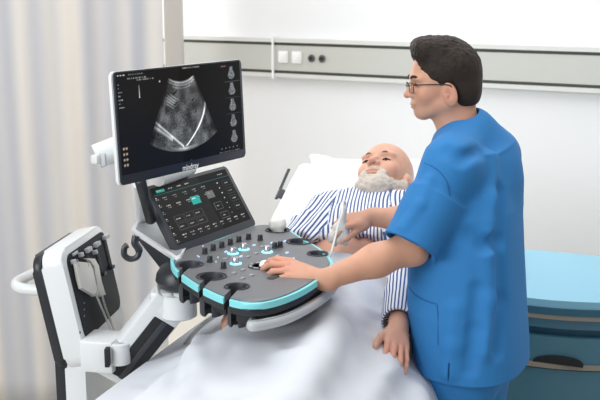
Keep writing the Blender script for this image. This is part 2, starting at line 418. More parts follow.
def hand_sdf(G, Rh, o, sc=1.0, side=1, curls=((10, 20, 15),)*4, spread=(8, 2, -3, -9), thumb=(35, 25, 20, 15)):
    """Rh columns: x to fingers, y to thumb side, z out of the back of the hand. side is folded into y."""
    W_ = lambda p: o+Rh@(np.asarray(p)*sc)
    G.add(cone(W_((-.035, 0, 0)), W_((.012, 0, 0)), .0265*sc, .025*sc), .012)
    kn = [(.090, .028, .001), (.093, .009, .003), (.088, -.011, .001), (.079, -.029, -.003)]
    for (x, y, z) in kn:
        G.add(cone(W_((.010, y*.45, -.002)), W_((x-.006, y*.98, z-.003)), .0165*sc, .0118*sc), .010)
    G.add(ell(W_((.045, .0, -.006)), V(.043, .035, .014)*sc, Rh), .010)
    G.add(ell(W_((.035, .024, -.012)), V(.032, .016, .015)*sc, Rh), .012)         # thumb pad
    L = [(.043, .026, .020), (.047, .030, .021), (.043, .028, .020), (.034, .021, .018)]
    for i, (k0, cu) in enumerate(zip(kn, curls)):
        p = np.array(k0); a = 0; sp = math.radians(spread[i]); F = Sdf(); rr = (.0098, .0100, .0094, .0084)[i]
        for j in range(3):
            a += math.radians(cu[j]); d = V(math.cos(a)*math.cos(sp), math.cos(a)*math.sin(sp), -math.sin(a))
            q = p+d*L[i][j]; r0 = rr*(1, .92, .84)[j]; r1 = rr*(.92, .84, .72)[j]
            F.add(cone(W_(p), W_(q), r0*sc, r1*sc), .002); F.add(ell(W_(p), V(r0, r0, r0)*1.04*sc, Rh), .003); p = q
        G.add(Pr(F, W_(np.array(k0)+V(.02, 0, -.02)), .12*sc), .0035)
    # thumb leaves the side of the palm near its base
    p = V(.022, .026, -.012); a0 = math.radians(thumb[0]); F = Sdf(); drop = math.radians(thumb[1]); a = a0
    for j, l in enumerate((.040, .032, .025)):
        if j: a -= math.radians(thumb[1+j])
        d = V(math.cos(a)*math.cos(drop), math.sin(a)*math.cos(drop), -math.sin(drop)); q = p+d*l
        F.add(cone(W_(p), W_(q), (.0155, .0118, .0108)[j]*sc, (.012, .0108, .0085)[j]*sc), .004); p = q
    G.add(Pr(F, W_(V(.05, .05, -.02)), .12*sc), .006)
    return W_
BASE = V(.66, .40, .29); PINK = V(.66, .26, .20); LIP = V(.45, .17, .14); SOCKET_SHADE = V(.36, .19, .13)
def skin_color(P, spots, base=BASE):
    c = np.tile(base, (len(P), 1)); n = vnoise(P, 60, 3)[:, None]*.05+vnoise(P, 18, 5)[:, None]*.05
    c = c*(1+n); c[:, 0] += vnoise(P, 35, 7)*.012
    for cen, r, col, w in spots:
        r = np.asarray(r, float) if hasattr(r, '__len__') else r
        d = np.linalg.norm((P-cen[0])@cen[1]/r, axis=1); k = (np.clip(1-d, 0, 1)**.8*w)[:, None]; c = c*(1-k)+np.asarray(col)*k
    return np.clip(c, 0, 1)
def head_spots(R, o, sc, lip=LIP, s_=1.0):
    W_ = lambda *p: (o+R@(V(*p)*sc), R); q = []
    q.append((W_(.090, 0, -.0375), V(.012, .024, .0055)*sc, lip, .85)); q.append((W_(.088, 0, -.0455), V(.012, .020, .006)*sc, lip, .8))
    q.append((W_(.100, 0, -.010), V(.03, .022, .02)*sc, PINK, .5))
    q.append((W_(.097, 0.0065, -.019), V(.006, .005, .005)*sc, (.12, .05, .04), .9)); q.append((W_(.097, -0.0065, -.019), V(.006, .005, .005)*sc, (.12, .05, .04), .9))
    for s in (1, -1):
        q.append((W_(.060, .042*s, -.008), V(.035, .030, .028)*sc, PINK, .4)); q.append((W_(-.005, .080*s, -.016), V(.024, .016, .034)*sc, PINK, .55))
        q.append((W_(.076, .031*s, .019), V(.014, .021, .014)*sc, SOCKET_SHADE, .55)); q.append((W_(.001, .086*s, -.014), V(.012, .010, .02)*sc, (.30, .12, .09), .6))  # eye socket shade painted into the skin; ear hollow darkened too
    return q
def rot_axes(f, u):                                                  # columns forward, left, up
    f = nrm(f); l = nrm(np.cross(u, f)); u = np.cross(f, l); return np.array([f, l, u]).T
def skin_obj(name, f, h, spots, parent, base=BASE, extra=None):
    v, q = surface(f, h); me = npmesh(name, v, q); c = skin_color(v, spots, base)
    if extra is not None: c = extra(v, c)
    set_col(me, c); return link(name, me, M_SKIN, parent)

# ------------------------------------------------------------------ the doctor
def build_doctor():
    t = thing('person', 'standing person in blue short sleeved scrubs and thin glasses, one hand on the console', 'person', at(478, 350, 2.9)*V(1, 1, 0))
    HR = rot_axes(V(-.99, -.06, -.10), V(-.08, .05, 1)); HO = at(442, 88, 2.87); hs = .985
    ft = nrm(V(-.90, .43, 0)); lt = V(-ft[1], ft[0], 0)                # facing, left (towards camera)
    B = Sdf(); head_sdf(B, (HR, HO), hs)
    nb = at(464, 133, 2.88); nt_ = at(463, 134, 2.89)
    B.add(cone(HO+HR@V(-.032, 0, -.03), nb+V(0, 0, -.02), .055, .052), .03)
    B.add(cone(HO+HR@V(-.005, 0, -.045), nb+V(-.018, 0, -.02), .045, .05), .02)
    lsh = at(452, 165, 2.73); rsh = at(492, 158, 3.03); chest = at(468, 205, 2.88); pel = at(472, 345, 2.88)
    B.add(cone(nb-V(0, 0, .05), lsh, .035, .05), .02); B.add(cone(nb-V(0, 0, .05), rsh, .035, .05), .02)
    B.add(ell(chest+V(0, 0, .0), V(.105, .155, .19), np.array([ft, lt, V(0, 0, 1)]).T), .05)
    B.add(ell(pel, V(.105, .155, .17), np.array([ft, lt, V(0, 0, 1)]).T), .08)
    B.add(cone(chest, pel, .11, .11), .05)
    for s in (1, -1):
        hip = pel+lt*.085*s-V(0, 0, .05); kn = V(*(hip[:2]+ft[:2]*.03), .48); an = V(*(hip[:2]-ft[:2]*.01), .09)
        B.add(cone(hip, kn, .085, .058), .03); B.add(cone(kn, an, .055, .04), .02); B.add(cone(an-V(0, 0, .03), an+ft*.13-V(0, 0, .05), .035, .028), .02)
    # left arm (near): upper arm, forearm lying level over the console
    lel = at(410, 248, 2.70); lwr = at(324, 280, 2.63)
    A = Sdf(); A.add(cone(lsh, lel, .054, .043), .02); A.add(cone(lel, lel*.6+lwr*.4, .044, .041), .02); A.add(cone(lel*.6+lwr*.4, lwr, .041, .0275), .03)
    A.add(ell(lel+V(.012, 0, -.010), V(.038, .038, .036)), .02)
    tipdir = nrm(at(264, 260, 2.66)-lwr)
    zl = nrm(V(-.05, -.45, 1)-tipdir*np.dot(V(-.05, -.45, 1), tipdir)); yl = np.cross(zl, tipdir)      # thumb side
    yl = -yl if yl[1] < 0 else yl
    Rl = np.array([tipdir, yl, zl]).T
    HWl = hand_sdf(A, Rl, lwr+tipdir*.018, .95, 1, ((16, 26, 16), (20, 28, 18), (26, 32, 20), (30, 34, 22)), (6, 0, -5, -12), (30, 22, 12, 8))
    B.add(Pr(A, (lsh+lwr)/2, .5), .01)
    # right arm (far): reaches behind the tunic edge over the patient's belly
    rel = at(436, 222, 3.16); rwr = at(371, 217, 3.15)
    A2 = Sdf(); A2.add(cone(rsh, rel, .055, .046), .02); A2.add(cone(rel, rel*.45+rwr*.55, .048, .037), .02); A2.add(cone(rel*.45+rwr*.55, rwr, .037, .028), .03)
    xr = nrm(at(340, 222, 3.11)-rwr); zr = nrm(V(.25, -.35, .9)-xr*np.dot(V(.25, -.35, .9), xr)); yr = np.cross(xr, zr)*-1
    yr = np.cross(zr, xr); yr = yr if yr[2] < 5 else yr
    Rr = np.array([xr, yr*1.0, zr]).T
    if np.dot(yr, FW) > 0: Rr = np.array([xr, -yr, zr]).T
    HWr = hand_sdf(A2, Rr, rwr+xr*.012, .93, -1, ((32, 46, 28), (42, 56, 30), (50, 60, 32), (54, 62, 32)), (8, 2, -2, -5), (14, 16, -6, 4))
    B.add(Pr(A2, (rsh+rwr)/2, .5), .01)
    spots = head_spots(HR, HO, hs, LIP*.9)
    for Rh, o_ in ((Rl, HWl), (Rr, HWr)):
        for p in ((.12, .02, -.01), (.09, .0, .0)): spots.append(((o_(p), Rh), .05, PINK*1.15, .3))
    # stubble tone on jaw
    W_ = lambda *p: (HO+HR@(V(*p)*hs), HR)
    spots += [(W_(.055, 0, -.06), V(.06, .07, .035), (.36, .24, .19), .5)]
    b = skin_obj('body', B, .0028, spots, t, V(.63, .335, .225))
    # hair
    H = Sdf(); R, o = HR, HO; hl = lambda *p: o+R@(V(*p)*hs)
    H.add(ell(hl(-.017, 0, .050), V(.1025, .0825, .094)*hs, R)); H.add(ell(hl(-.048, 0, .004), V(.064, .064, .066)*hs, R), .03)
    H.add(cone(hl(-.055, .025, -.025), hl(-.055, -.025, -.025), .045, .045), .03)
    H.add(cone(hl(.056, .03, .110), hl(.060, -.03, .110), .020, .020), .03)
    H.add(ell(hl(.03, 0, .12), V(.07, .06, .03), R), .03)
    H.sub(rbox(hl(.182, 0, .1), V(.1, .2, .2), R, .02), .02); H.sub(rbox(hl(.148, 0, .0), V(.075, .12, .092), R, .012), .008)               # forehead and face
    H.sub(rbox(hl(.122, 0, -.03), V(.070, .14, .082), R, .02), .01)              # temple down to cheek
    H.sub(rbox(hl(.106, 0, -.08), V(.080, .14, .100), R, .01), .008); H.sub(rbox(hl(.075, 0, -.12), V(.078, .14, .112), R, .01), .008)             # below sideburn
    for s in (1, -1): H.sub(ell(hl(-.006, .088*s, -.020), V(.029, .035, .040), R), .006)
    H.sub(rbox(hl(-.02, 0, -.175), V(.14, .14, .115), R, .02), .01)
    v, q = surface(H, .003); n = normals(H, v); loc = (v-o)@R
    st = vnoise(loc*V(1, 2.2, .8), 90, 11)*.5+vnoise(loc*V(1, 2.0, 1), 200, 12)*.35+vnoise(loc, 35, 4)*.6
    hm = np.clip((loc[:, 2]-.02)/.08, .15, 1)
    v = v+n*(st*.0042*hm)[:, None]; link('hair', npmesh('hair', v, q), M_HAIRD, t)
    # eyebrows, eyes
    for s in (1, -1):
        bm = bmesh.new(); tube(bm, spline([hl(.0895, .014*s, .0375), hl(.0895, .028*s, .0430), hl(.0825, .041*s, .0425), hl(.071, .052*s, .036)], 3), [.003]+[.0042]*6+[.0036, .003, .0015], 6); bmobj('eyebrow', bm, M_HAIRD, t); bm = bmesh.new(); tube(bm, spline([hl(.0795, .019*s, .0195), hl(.0835, .031*s, .0225), hl(.0755, .044*s, .0180)], 4), .0016, 6); bmobj('eyelashes', bm, M_HAIRD, t)
        bm = bmesh.new(); lathe(bm, hl(.0655, .031*s, .0165), [(0, .0135), (.006, .0122), (.011, .008), (.0125, .0), (0, -.002)], R[:, 0], 14); ey = bmobj('eye', bm, M_EYE, t)
        bm = bmesh.new(); lathe(bm, hl(.0787, .031*s, .0165), [(0, .001), (.0045, .0004), (.0055, -.0015), (0, -.002)], R[:, 0], 14); bmobj('iris', bm, M_IRIS, ey)
    # glasses
    gl = None; bm = bmesh.new()
    for s in (1, -1):
        P = [hl(.0985-.006*abs(x/.024)*(1 if x*s > 0 else .3), .033*s+x, .012+y) for x, y in rrect(.050, .030, .012, 4)]
        tube(bm, P+[P[0]], .0013, 6, cap=False)
        tube(bm, spline([hl(.092, .057*s, .020), hl(.06, .072*s, .019), hl(.0, .0815*s, .013), hl(-.012, .083*s, .004)], 5), .0019, 6)
    tube(bm, spline([hl(.100, .009, .016), hl(.105, 0, .019), hl(.100, -.009, .016)], 4), .0014, 6)
    g = bmobj('glasses', bm, M_GLASSFR, t)
    for s in (1, -1):
        bm = bmesh.new(); prism(bm, [hl(.0965, .033*s+x, .012+y) for x, y in rrect(.047, .027, .011, 4)], R[:, 0]*.0012); bmobj('lens', bm, M_LENS, g)
    # tunic
    Rb = np.array([ft, lt, V(0, 0, 1)]).T; T = Sdf()
    def sec(px, py, w, k=1.0, d=2.89): return (at(px, py, d), .142*w/50, .205*w/50*k)
    T.add(loft([sec(467, 150, 36, 1, 2.88), sec(468, 178, 46, 1), sec(468, 205, 51), sec(467, 250, 53.5), sec(468, 300, 55), sec(472, 340, 53.5), sec(474, 360, 52)], Rb, 2.5), .02)
    T.add(cone(nt_+V(.006, 0, -.020), lsh+V(0, 0, -.004), .078, .074), .04); T.add(cone(nt_+V(.006, 0, -.020), rsh+V(0, 0, .01), .078, .080), .04); T.add(cone(nt_+V(.022, 0, .01), nt_+V(.0, 0, -.04), .066, .08), .03)
    T.add(ell(at(486, 172, 2.94), V(.10, .13, .13)), .05)
    lsl = at(411, 243, 2.69); T.add(cone(lsh, lsh*.4+lsl*.6, .074, .068), .04)
    sx = nrm(V(1, 0, .2)); T.add(ccone(lsh*.55+lsl*.45, lsl+nrm(lsl-lsh)*.008, .072, .076), .03)
    rsl = rsh*.1+rel*.9; T.add(cone(rsh, rsl, .074, .070), .03)
    def fold(pts, r, k=.028, o=None):
        for a, b_ in zip(pts, pts[1:]): T.add(cone(a, b_, r, r*.8), k)
    # creases: raised cloth ridges from armpit, across back and waist
    F = lambda x, y, d: at(x, y, d)
    pre = Sdf(); pre.it = list(T.it)
    def ridge(pts, r=.008, depth=.004, k=.02):
        depth *= .6
        Q = [trace(pre, x, y) for x, y in pts]; Q = [p+nrm(p-CP)*(r-depth) for p in Q]
        for a, b_ in zip(Q, Q[1:]): T.add(cone(a, b_, r, r), k)
    def groove(pts, r=.010, depth=.004, k=.014):
        depth *= .45
        Q = [trace(pre, x, y) for x, y in pts]; Q = [p-nrm(p-CP)*(r-depth) for p in Q]
        for a, b_ in zip(Q, Q[1:]): T.sub(cone(a, b_, r, r), k)

    ridge([(490, 160), (492, 200), (486, 250), (488, 300), (484, 350)], .018, .005, .03)
    groove([(503, 190), (502, 240), (505, 300), (500, 350)], .016, .004, .03); groove([(478, 290), (476, 330), (470, 370)], .014, .005, .025)
    ridge([(430, 180), (420, 205), (404, 228)], .010, .004, .02); 
    ridge([(455, 310), (453, 345), (450, 372)], .014, .004, .03)
    groove([(447, 150), (462, 158), (482, 150)], .010, .002, .03); groove([(470, 235), (485, 245), (500, 240)], .010, .002, .03)
    # openings
    T.sub(ccone(at(473, 352, 2.89), at(475, 376, 2.89), .135, .138, 1.40, ft), .004)
    T.sub(ccone(lsh*.12+lsl*.88, lsl+nrm(lsl-lsh)*.022, .060, .068), .004)
    T.sub(cone(HO+HR@V(-.03, 0, -.03), nb+V(-.006, 0, .040), .055, .052), .005)
    T.sub(cone(nb+V(-.02, .01, .065), nb+ft*.14+V(0, 0, .03), .045, .05), .01)
    # side slit at the hem
    sl = trace(pre, 449, 372); T.sub(rbox(sl, V(.0011, .02, .028), Rb@np.array(Matrix.Rotation(math.radians(14), 3, 'Z')), .001), .001)
    hem = at(440, 372, 2.75); 
    v, q = surface(T, .0035); n = normals(T, v); 
    v = v+n*((vnoise(v*V(1, 1, .4), 7, 21)*.0022+vnoise(v*V(1, 1, .5), 16, 22)*.0008)[:, None])
    me = npmesh('scrub_top', v, q); top = link('scrub_top', me, M_SCRUB, t)
    def seam(pts, r=.0016, name='seam', par=top, m=M_SEAM):
        P = spline([trace(T, x, y) for x, y in pts], 5); P = [trace(T, *proj(p)) if False else p for p in P]
        bm = bmesh.new(); tube(bm, P, r, 6); return bmobj(name, bm, m, par)
    seam([(409, 287), (414, 294), (424, 300), (437, 304)], .0022, 'pocket_edge'); seam([(437, 304), (438, 318), (438, 345)], .0016)
    seam([(424, 163), (432, 166), (440, 172), (447, 182), (450, 196)], .0012); seam([(389, 230), (402, 237), (418, 245), (433, 250)], .0012)
    # trousers
    Q = Sdf()
    for s in (1, -1):
        hip = pel+lt*.09*s-V(0, 0, .02); kn = V(*(hip[:2]+ft[:2]*.02), .48); an = V(*(hip[:2]-ft[:2]*.01), .10)
        Q.add(cone(hip, kn, .105, .088), .02); Q.add(ccone(kn, an, .088, .085), .02)
    Q.add(ell(pel-V(0, 0, .02), V(.12, .17, .14), Rb), .04)
    v, q = surface(Q, .006); n = normals(Q, v); v = v+n*((vnoise(v*V(1, 1, .3), 16, 31)*.006)[:, None])
    link('scrub_trousers', npmesh('scrub_trousers', v, q), M_SCRUB, t)
    for s in (1, -1):
        hip = pel+lt*.09*s; S2 = Sdf(); p = V(*(hip[:2]-ft[:2]*.01), .045)
        S2.add(ell(p, V(.07, .048, .06), Rb)); S2.add(ell(p+ft*.10-V(0, 0, .012), V(.10, .048, .034), Rb), .03); S2.sub(rbox(p-V(0, 0, .095), V(.4, .4, .05)), .002)
        v, q = surface(S2, .006); link('shoe', npmesh('shoe', v, q), M_SHOE, t)
    return dict(Rr=Rr, rwr=rwr, HWr=HWr, HWl=HWl, T=T, body=B)

# ------------------------------------------------------------------ the patient
BE = nrm(V(.331, .944, 0)); BS = V(.944, -.331, 0)*1.0                 # bed axis to the head, bed axis to the doctor's side
HINGE = V(-.259, 3.305, .72)+BS*.40+V(.012, 0, 0); BA = math.radians(26)
BR = BE*math.cos(BA)+V(0, 0, math.sin(BA))
def bedpt(u, s, w=0):                                                # u along the bed from the hinge, s sideways, w above the surface
    if u < 0: return HINGE+BE*u+BS*s+V(0, 0, w)
    nrm_ = np.cross(BS, BR); nrm_ = nrm_ if nrm_[2] > 0 else -nrm_
    return HINGE+BR*u+BS*s+nrm_*w
def build_patient():
    t = thing('person', 'bearded older person in striped pyjama shirt lying in bed under a white blanket', 'person', bedpt(-.3, 0, 0))
    cb = lambda x, y, z: RT*x+UP*y-FW*z                              # camera basis to world
    f = cb(-.37, .66, .66); u = cb(.27, .64, -.72); HR = rot_axes(f, u); HO = at(384, 181.5, 3.55); hs = 1.19
    B = Sdf(); head_sdf(B, (HR, HO), hs, old=True)
    nb = at(378, 203, 3.50); chest = at(360, 216, 3.40)-V(0, 0, .07); belly = at(350, 243, 3.24)-V(0, 0, .10)
    B.add(cone(HO+HR@V(-.03, 0, -.03), nb, .058, .065), .03); B.add(cone(HO+HR@V(.0, 0, -.04), nb+V(0, 0, .0), .05, .058), .03)
    lsh = at(409, 212, 3.42); rsh = at(328, 214, 3.50)
    sp = nrm(chest-belly); ls = nrm(lsh-rsh); ls = nrm(ls-sp*np.dot(ls, sp)); up = np.cross(ls, sp); up = up if up[2] > 0 else -up
    Rt = np.array([sp, ls, up]).T
    B.add(cone(nb, lsh, .06, .06), .04); B.add(cone(nb, rsh, .06, .06), .04)
    B.add(ell(chest, V(.20, .165, .105), Rt), .05); B.add(ell(belly, V(.19, .165, .118), Rt), .08)
    pel = belly-BE*.24+V(0, 0, -.06); pel[2] = .83; B.add(ell(pel, V(.17, .17, .10), Rt), .08)
    # legs
    legs = []
    for s, dk in ((1, .0), (-1, -.02)):
        hip = pel+BS*.09*s-BE*.03; kn = hip-BE*.45+BS*.02*s+V(0, 0, .01+dk); an = kn-BE*.43-V(0, 0, .055+dk)
        B.add(cone(hip, kn, .085, .06), .04); B.add(cone(kn, an, .058, .04), .03); B.add(cone(an, an+V(0, 0, .01)-BE*.13, .038, .026), .02); legs.append((hip, kn, an))
    # arms
    lel = at(404, 274, 3.12); lwr = V(.276, 2.665, .866); rel = at(287, 262, 3.22); rwr = at(248, 297, 2.97)
    A = Sdf(); A.add(cone(lsh, lel, .052, .044), .02); A.add(cone(lel, lwr, .043, .028), .02)
    xl = nrm(V(-.13, -.93, -.34)); zl = nrm(V(.32, -.37, .88)-xl*np.dot(V(.32, -.37, .88), xl)); yl = np.cross(zl, xl)
    if yl[0] > 0: yl = -yl
    Rl = np.array([xl, yl, zl]).T
    HWl = hand_sdf(A, Rl, lwr+xl*.006, .95, 1, ((12, 20, 10), (10, 20, 10), (10, 20, 10), (12, 20, 10)), (7, 1, -5, -10), (32, -4, 12, 10))
    B.add(Pr(A, (lsh+lwr)/2, .6), .01)
    A = Sdf(); A.add(cone(rsh, rel, .052, .044), .02); A.add(cone(rel, rwr, .043, .028), .02)
    xr = nrm(at(220, 330, 2.90)-rwr); zr = nrm(V(-.3, -.4, .8)-xr*np.dot(V(-.3, -.4, .8), xr)); yr = -np.cross(zr, xr)
    if yr[1] > 0: yr = -yr
    HWr = hand_sdf(A, np.array([xr, yr, zr]).T, rwr+xr*.0, .9, 1, ((30, 40, 25),)*4, (3, 0, -3, -6), (30, 25, 10, 10))
    B.add(Pr(A, (rsh+rwr)/2, .6), .01)
    spots = head_spots(HR, HO, hs, V(.50, .24, .20))
    for o_, R_ in ((HWl, Rl),):
        for p in ((.13, .02, -.01), (.09, 0, .005)): spots.append(((o_(p), R_), .05, PINK*1.1, .35))
    hl = lambda *p: HO+HR@(V(*p)*hs)
    spots += [((hl(.03, .0, .11), HR), V(.07, .06, .05), (.76, .47, .37), .5), ((hl(-.03, .07, .02), HR), V(.06, .03, .06), (.7, .62, .56), .6)]
    skin_obj('body', B, .003, spots, t, V(.66, .37, .265))
    # beard and moustache
    H = Sdf(); e = lambda c, r, k=.012: H.add(ell(hl(*c), V(*r), HR), k)
    for s in (1, -1):
        H.add(cone(hl(.004, .060*s, -.032), hl(.060, .034*s, -.070), .020, .026), .02); H.add(cone(hl(.002, .068*s, .0), hl(.004, .060*s, -.032), .009, .018), .02)
        H.add(cone(hl(.088, .004*s, -.026), hl(.078, .030*s, -.040), .0085, .010), .008); H.add(cone(hl(.078, .030*s, -.040), hl(.066, .034*s, -.062), .011, .018), .012)
    H.add(cone(hl(.072, .014, -.066), hl(.072, -.014, -.066), .027, .027), .02); H.add(ell(hl(.060, 0, -.088), V(.042, .045, .030), HR), .02)
    H.sub(ell(hl(.100, 0, -.041), V(.022, .0185, .0075), HR), .004)
    v, q = surface(H, .003); n = normals(H, v); v = v+n*((vnoise(v, 160, 3)*.0022+vnoise(v, 70, 5)*.0028)[:, None]); link('beard', npmesh('beard', v, q), M_BEARD, t)
    # short white fringe round the sides and back
    H = Sdf(); H.add(ell(hl(-.014, 0, .043), V(.100, .0785, .084), HR)); H.add(ell(hl(-.048, 0, 0), V(.059, .0605, .062), HR), .03)
    H.sub(rbox(hl(.09, 0, .0), V(.075, .14, .2), HR, .02), .01); H.sub(rbox(hl(.03, 0, .14), V(.14, .14, .075), HR, .03), .01); H.sub(rbox(hl(0, 0, -.115), V(.2, .2, .07), HR, .01), .01)
    for s in (1, -1): H.sub(ell(hl(-.002, .085*s, -.016), V(.026, .03, .034), HR), .006)
    v, q = surface(H, .003); n = normals(H, v); v = v+n*((vnoise(v, 150, 3)*.0012)[:, None]); link('hair', npmesh('hair', v, q), M_HAIRW, t)
    for s in (1, -1):
        bm = bmesh.new(); tube(bm, spline([hl(.0855, .013*s, .034), hl(.0875, .028*s, .0375), hl(.074, .044*s, .032)], 4), [.002]+[.003]*7+[.0015], 6); bmobj('eyebrow', bm, M_BROW, t); bm = bmesh.new(); tube(bm, spline([hl(.0790, .020*s, .0120), hl(.0832, .031*s, .0125), hl(.0755, .044*s, .0100)], 4), [.0012]+[.0024]*6+[.002, .001], 6); bmobj('eyelashes', bm, M_HAIRD, t)
        bm = bmesh.new(); lathe(bm, hl(.0662, .031*s, .0105), [(0, .0138), (.006, .0125), (.011, .008), (.0128, .0), (0, -.002)], HR[:, 0], 14); ey = bmobj('eye', bm, M_EYE, t)
        bm = bmesh.new(); lathe(bm, hl(.0795, .031*s, .0095), [(0, .001), (.0038, .0004), (.0045, -.0015), (0, -.002)], HR[:, 0], 14); bmobj('iris', bm, M_IRIS, ey)
    # pyjama shirt
    S = Sdf(); S.add(ell(chest+up*.004, V(.215, .185, .122), Rt)); S.add(ell(belly+sp*.04, V(.17, .185, .132), Rt), .06)
    S.add(cone(nb-sp*.03, lsh, .068, .070), .04); S.add(cone(nb-sp*.03, rsh, .068, .070), .04)
    armsL = [(lsh, lel, .070, .064), (lel, lwr-nrm(lwr-lel)*.02, .062, .050)]; armsR = [(rsh, rel, .072, .066), (rel, rel*.3+rwr*.7, .064, .052)]
    S.add(cone(*armsL[0]), .03); S.add(ccone(*armsL[1]), .015); S.add(cone(*armsR[0]), .03); S.add(ccone(*armsR[1]), .015)
    pre = Sdf(); pre.it = list(S.it)
    hemc = at(345, 229, 3.21)
    S.sub(rbox(hemc-sp*.30+up*.16, V(.30, .165, .24), Rt, .01), .006)
    S.sub(cone(HO+HR@V(-.01, 0, -.03), nb+sp*.03, .060, .060), .006)
    S.sub(cone(nb+up*.06, nb-sp*.03+up*.08, .03, .010), .008)
    S.sub(ccone(lwr-nrm(lwr-lel)*.06, lwr+nrm(lwr-lel)*.02, .043, .045), .003)
    def ridge(pts, r=.010, depth=.006, k=.018):
        Q = [trace(pre, x, y) for x, y in pts]; Q = [p+nrm(p-CP)*(r-depth) for p in Q]
        for a, b_ in zip(Q, Q[1:]): S.add(cone(a, b_, r, r), k)
    for pts in ([(318, 198), (306, 214), (292, 232)], [(330, 202), (322, 216), (302, 232)], [(340, 206), (333, 226), (312, 238)], [(372, 206), (362, 220), (358, 234)], [(306, 205), (296, 220), (284, 236)], [(385, 212), (380, 226), (376, 238)]): ridge(pts)
    # collar flaps
    S.add(cone(at(347, 190, 3.46), at(366, 205, 3.40), .009, .009), .01); S.add(cone(at(366, 207, 3.39), at(400, 200, 3.44), .009, .010), .01); S.add(cone(at(366, 208, 3.39), at(372, 222, 3.33), .007, .007), .01)
    v, q = surface(S, .0035); n = normals(S, v); v = v+n*(vnoise(v, 24, 8)*.003)[:, None]
    me = npmesh('pyjama_shirt', v, q)
    # stripe coordinate: runs across the chest, and round each sleeve
    loc = (v-chest)@Rt; st = loc[:, 1]*1.0+loc[:, 0]*.10+vnoise(v, 7, 9)*.012
    dt = ell(chest, V(.2, .17, .11), Rt).f(v)
    dt = np.minimum(dt, ell(belly, V(.19, .165, .118), Rt).f(v))
    for arms, dist0 in ((armsL, 0), (armsR, 0)):
        for a, b_, ra, rb in arms:
            ab = b_-a; tt = np.clip(((v-a)@ab)/(ab@ab), 0, 1); qv = v-a-tt[:, None]*ab; dd = np.linalg.norm(qv, axis=1)-ra
            x, y = frame_of(ab); 
            if (x@FW) < 0: x = -x
            y = np.cross(nrm(ab), x)
            ang = np.arctan2(qv@y, -(qv@x)); s2 = ang*ra*1.05
            m = dd < dt-.004; st = np.where(m, s2, st); dt = np.minimum(dd, dt)
    a_ = me.attributes.new('stripe', 'FLOAT', 'POINT'); a_.data.foreach_set('value', (st+5).astype(np.float32))
    link('pyjama_shirt', me, M_STRIPE, t)
    return dict(body=B, belly=belly, chest=chest, Rt=Rt, pel=pel, legs=legs, shirt=S, rwr=rwr, lwr=lwr, HWl=HWl)

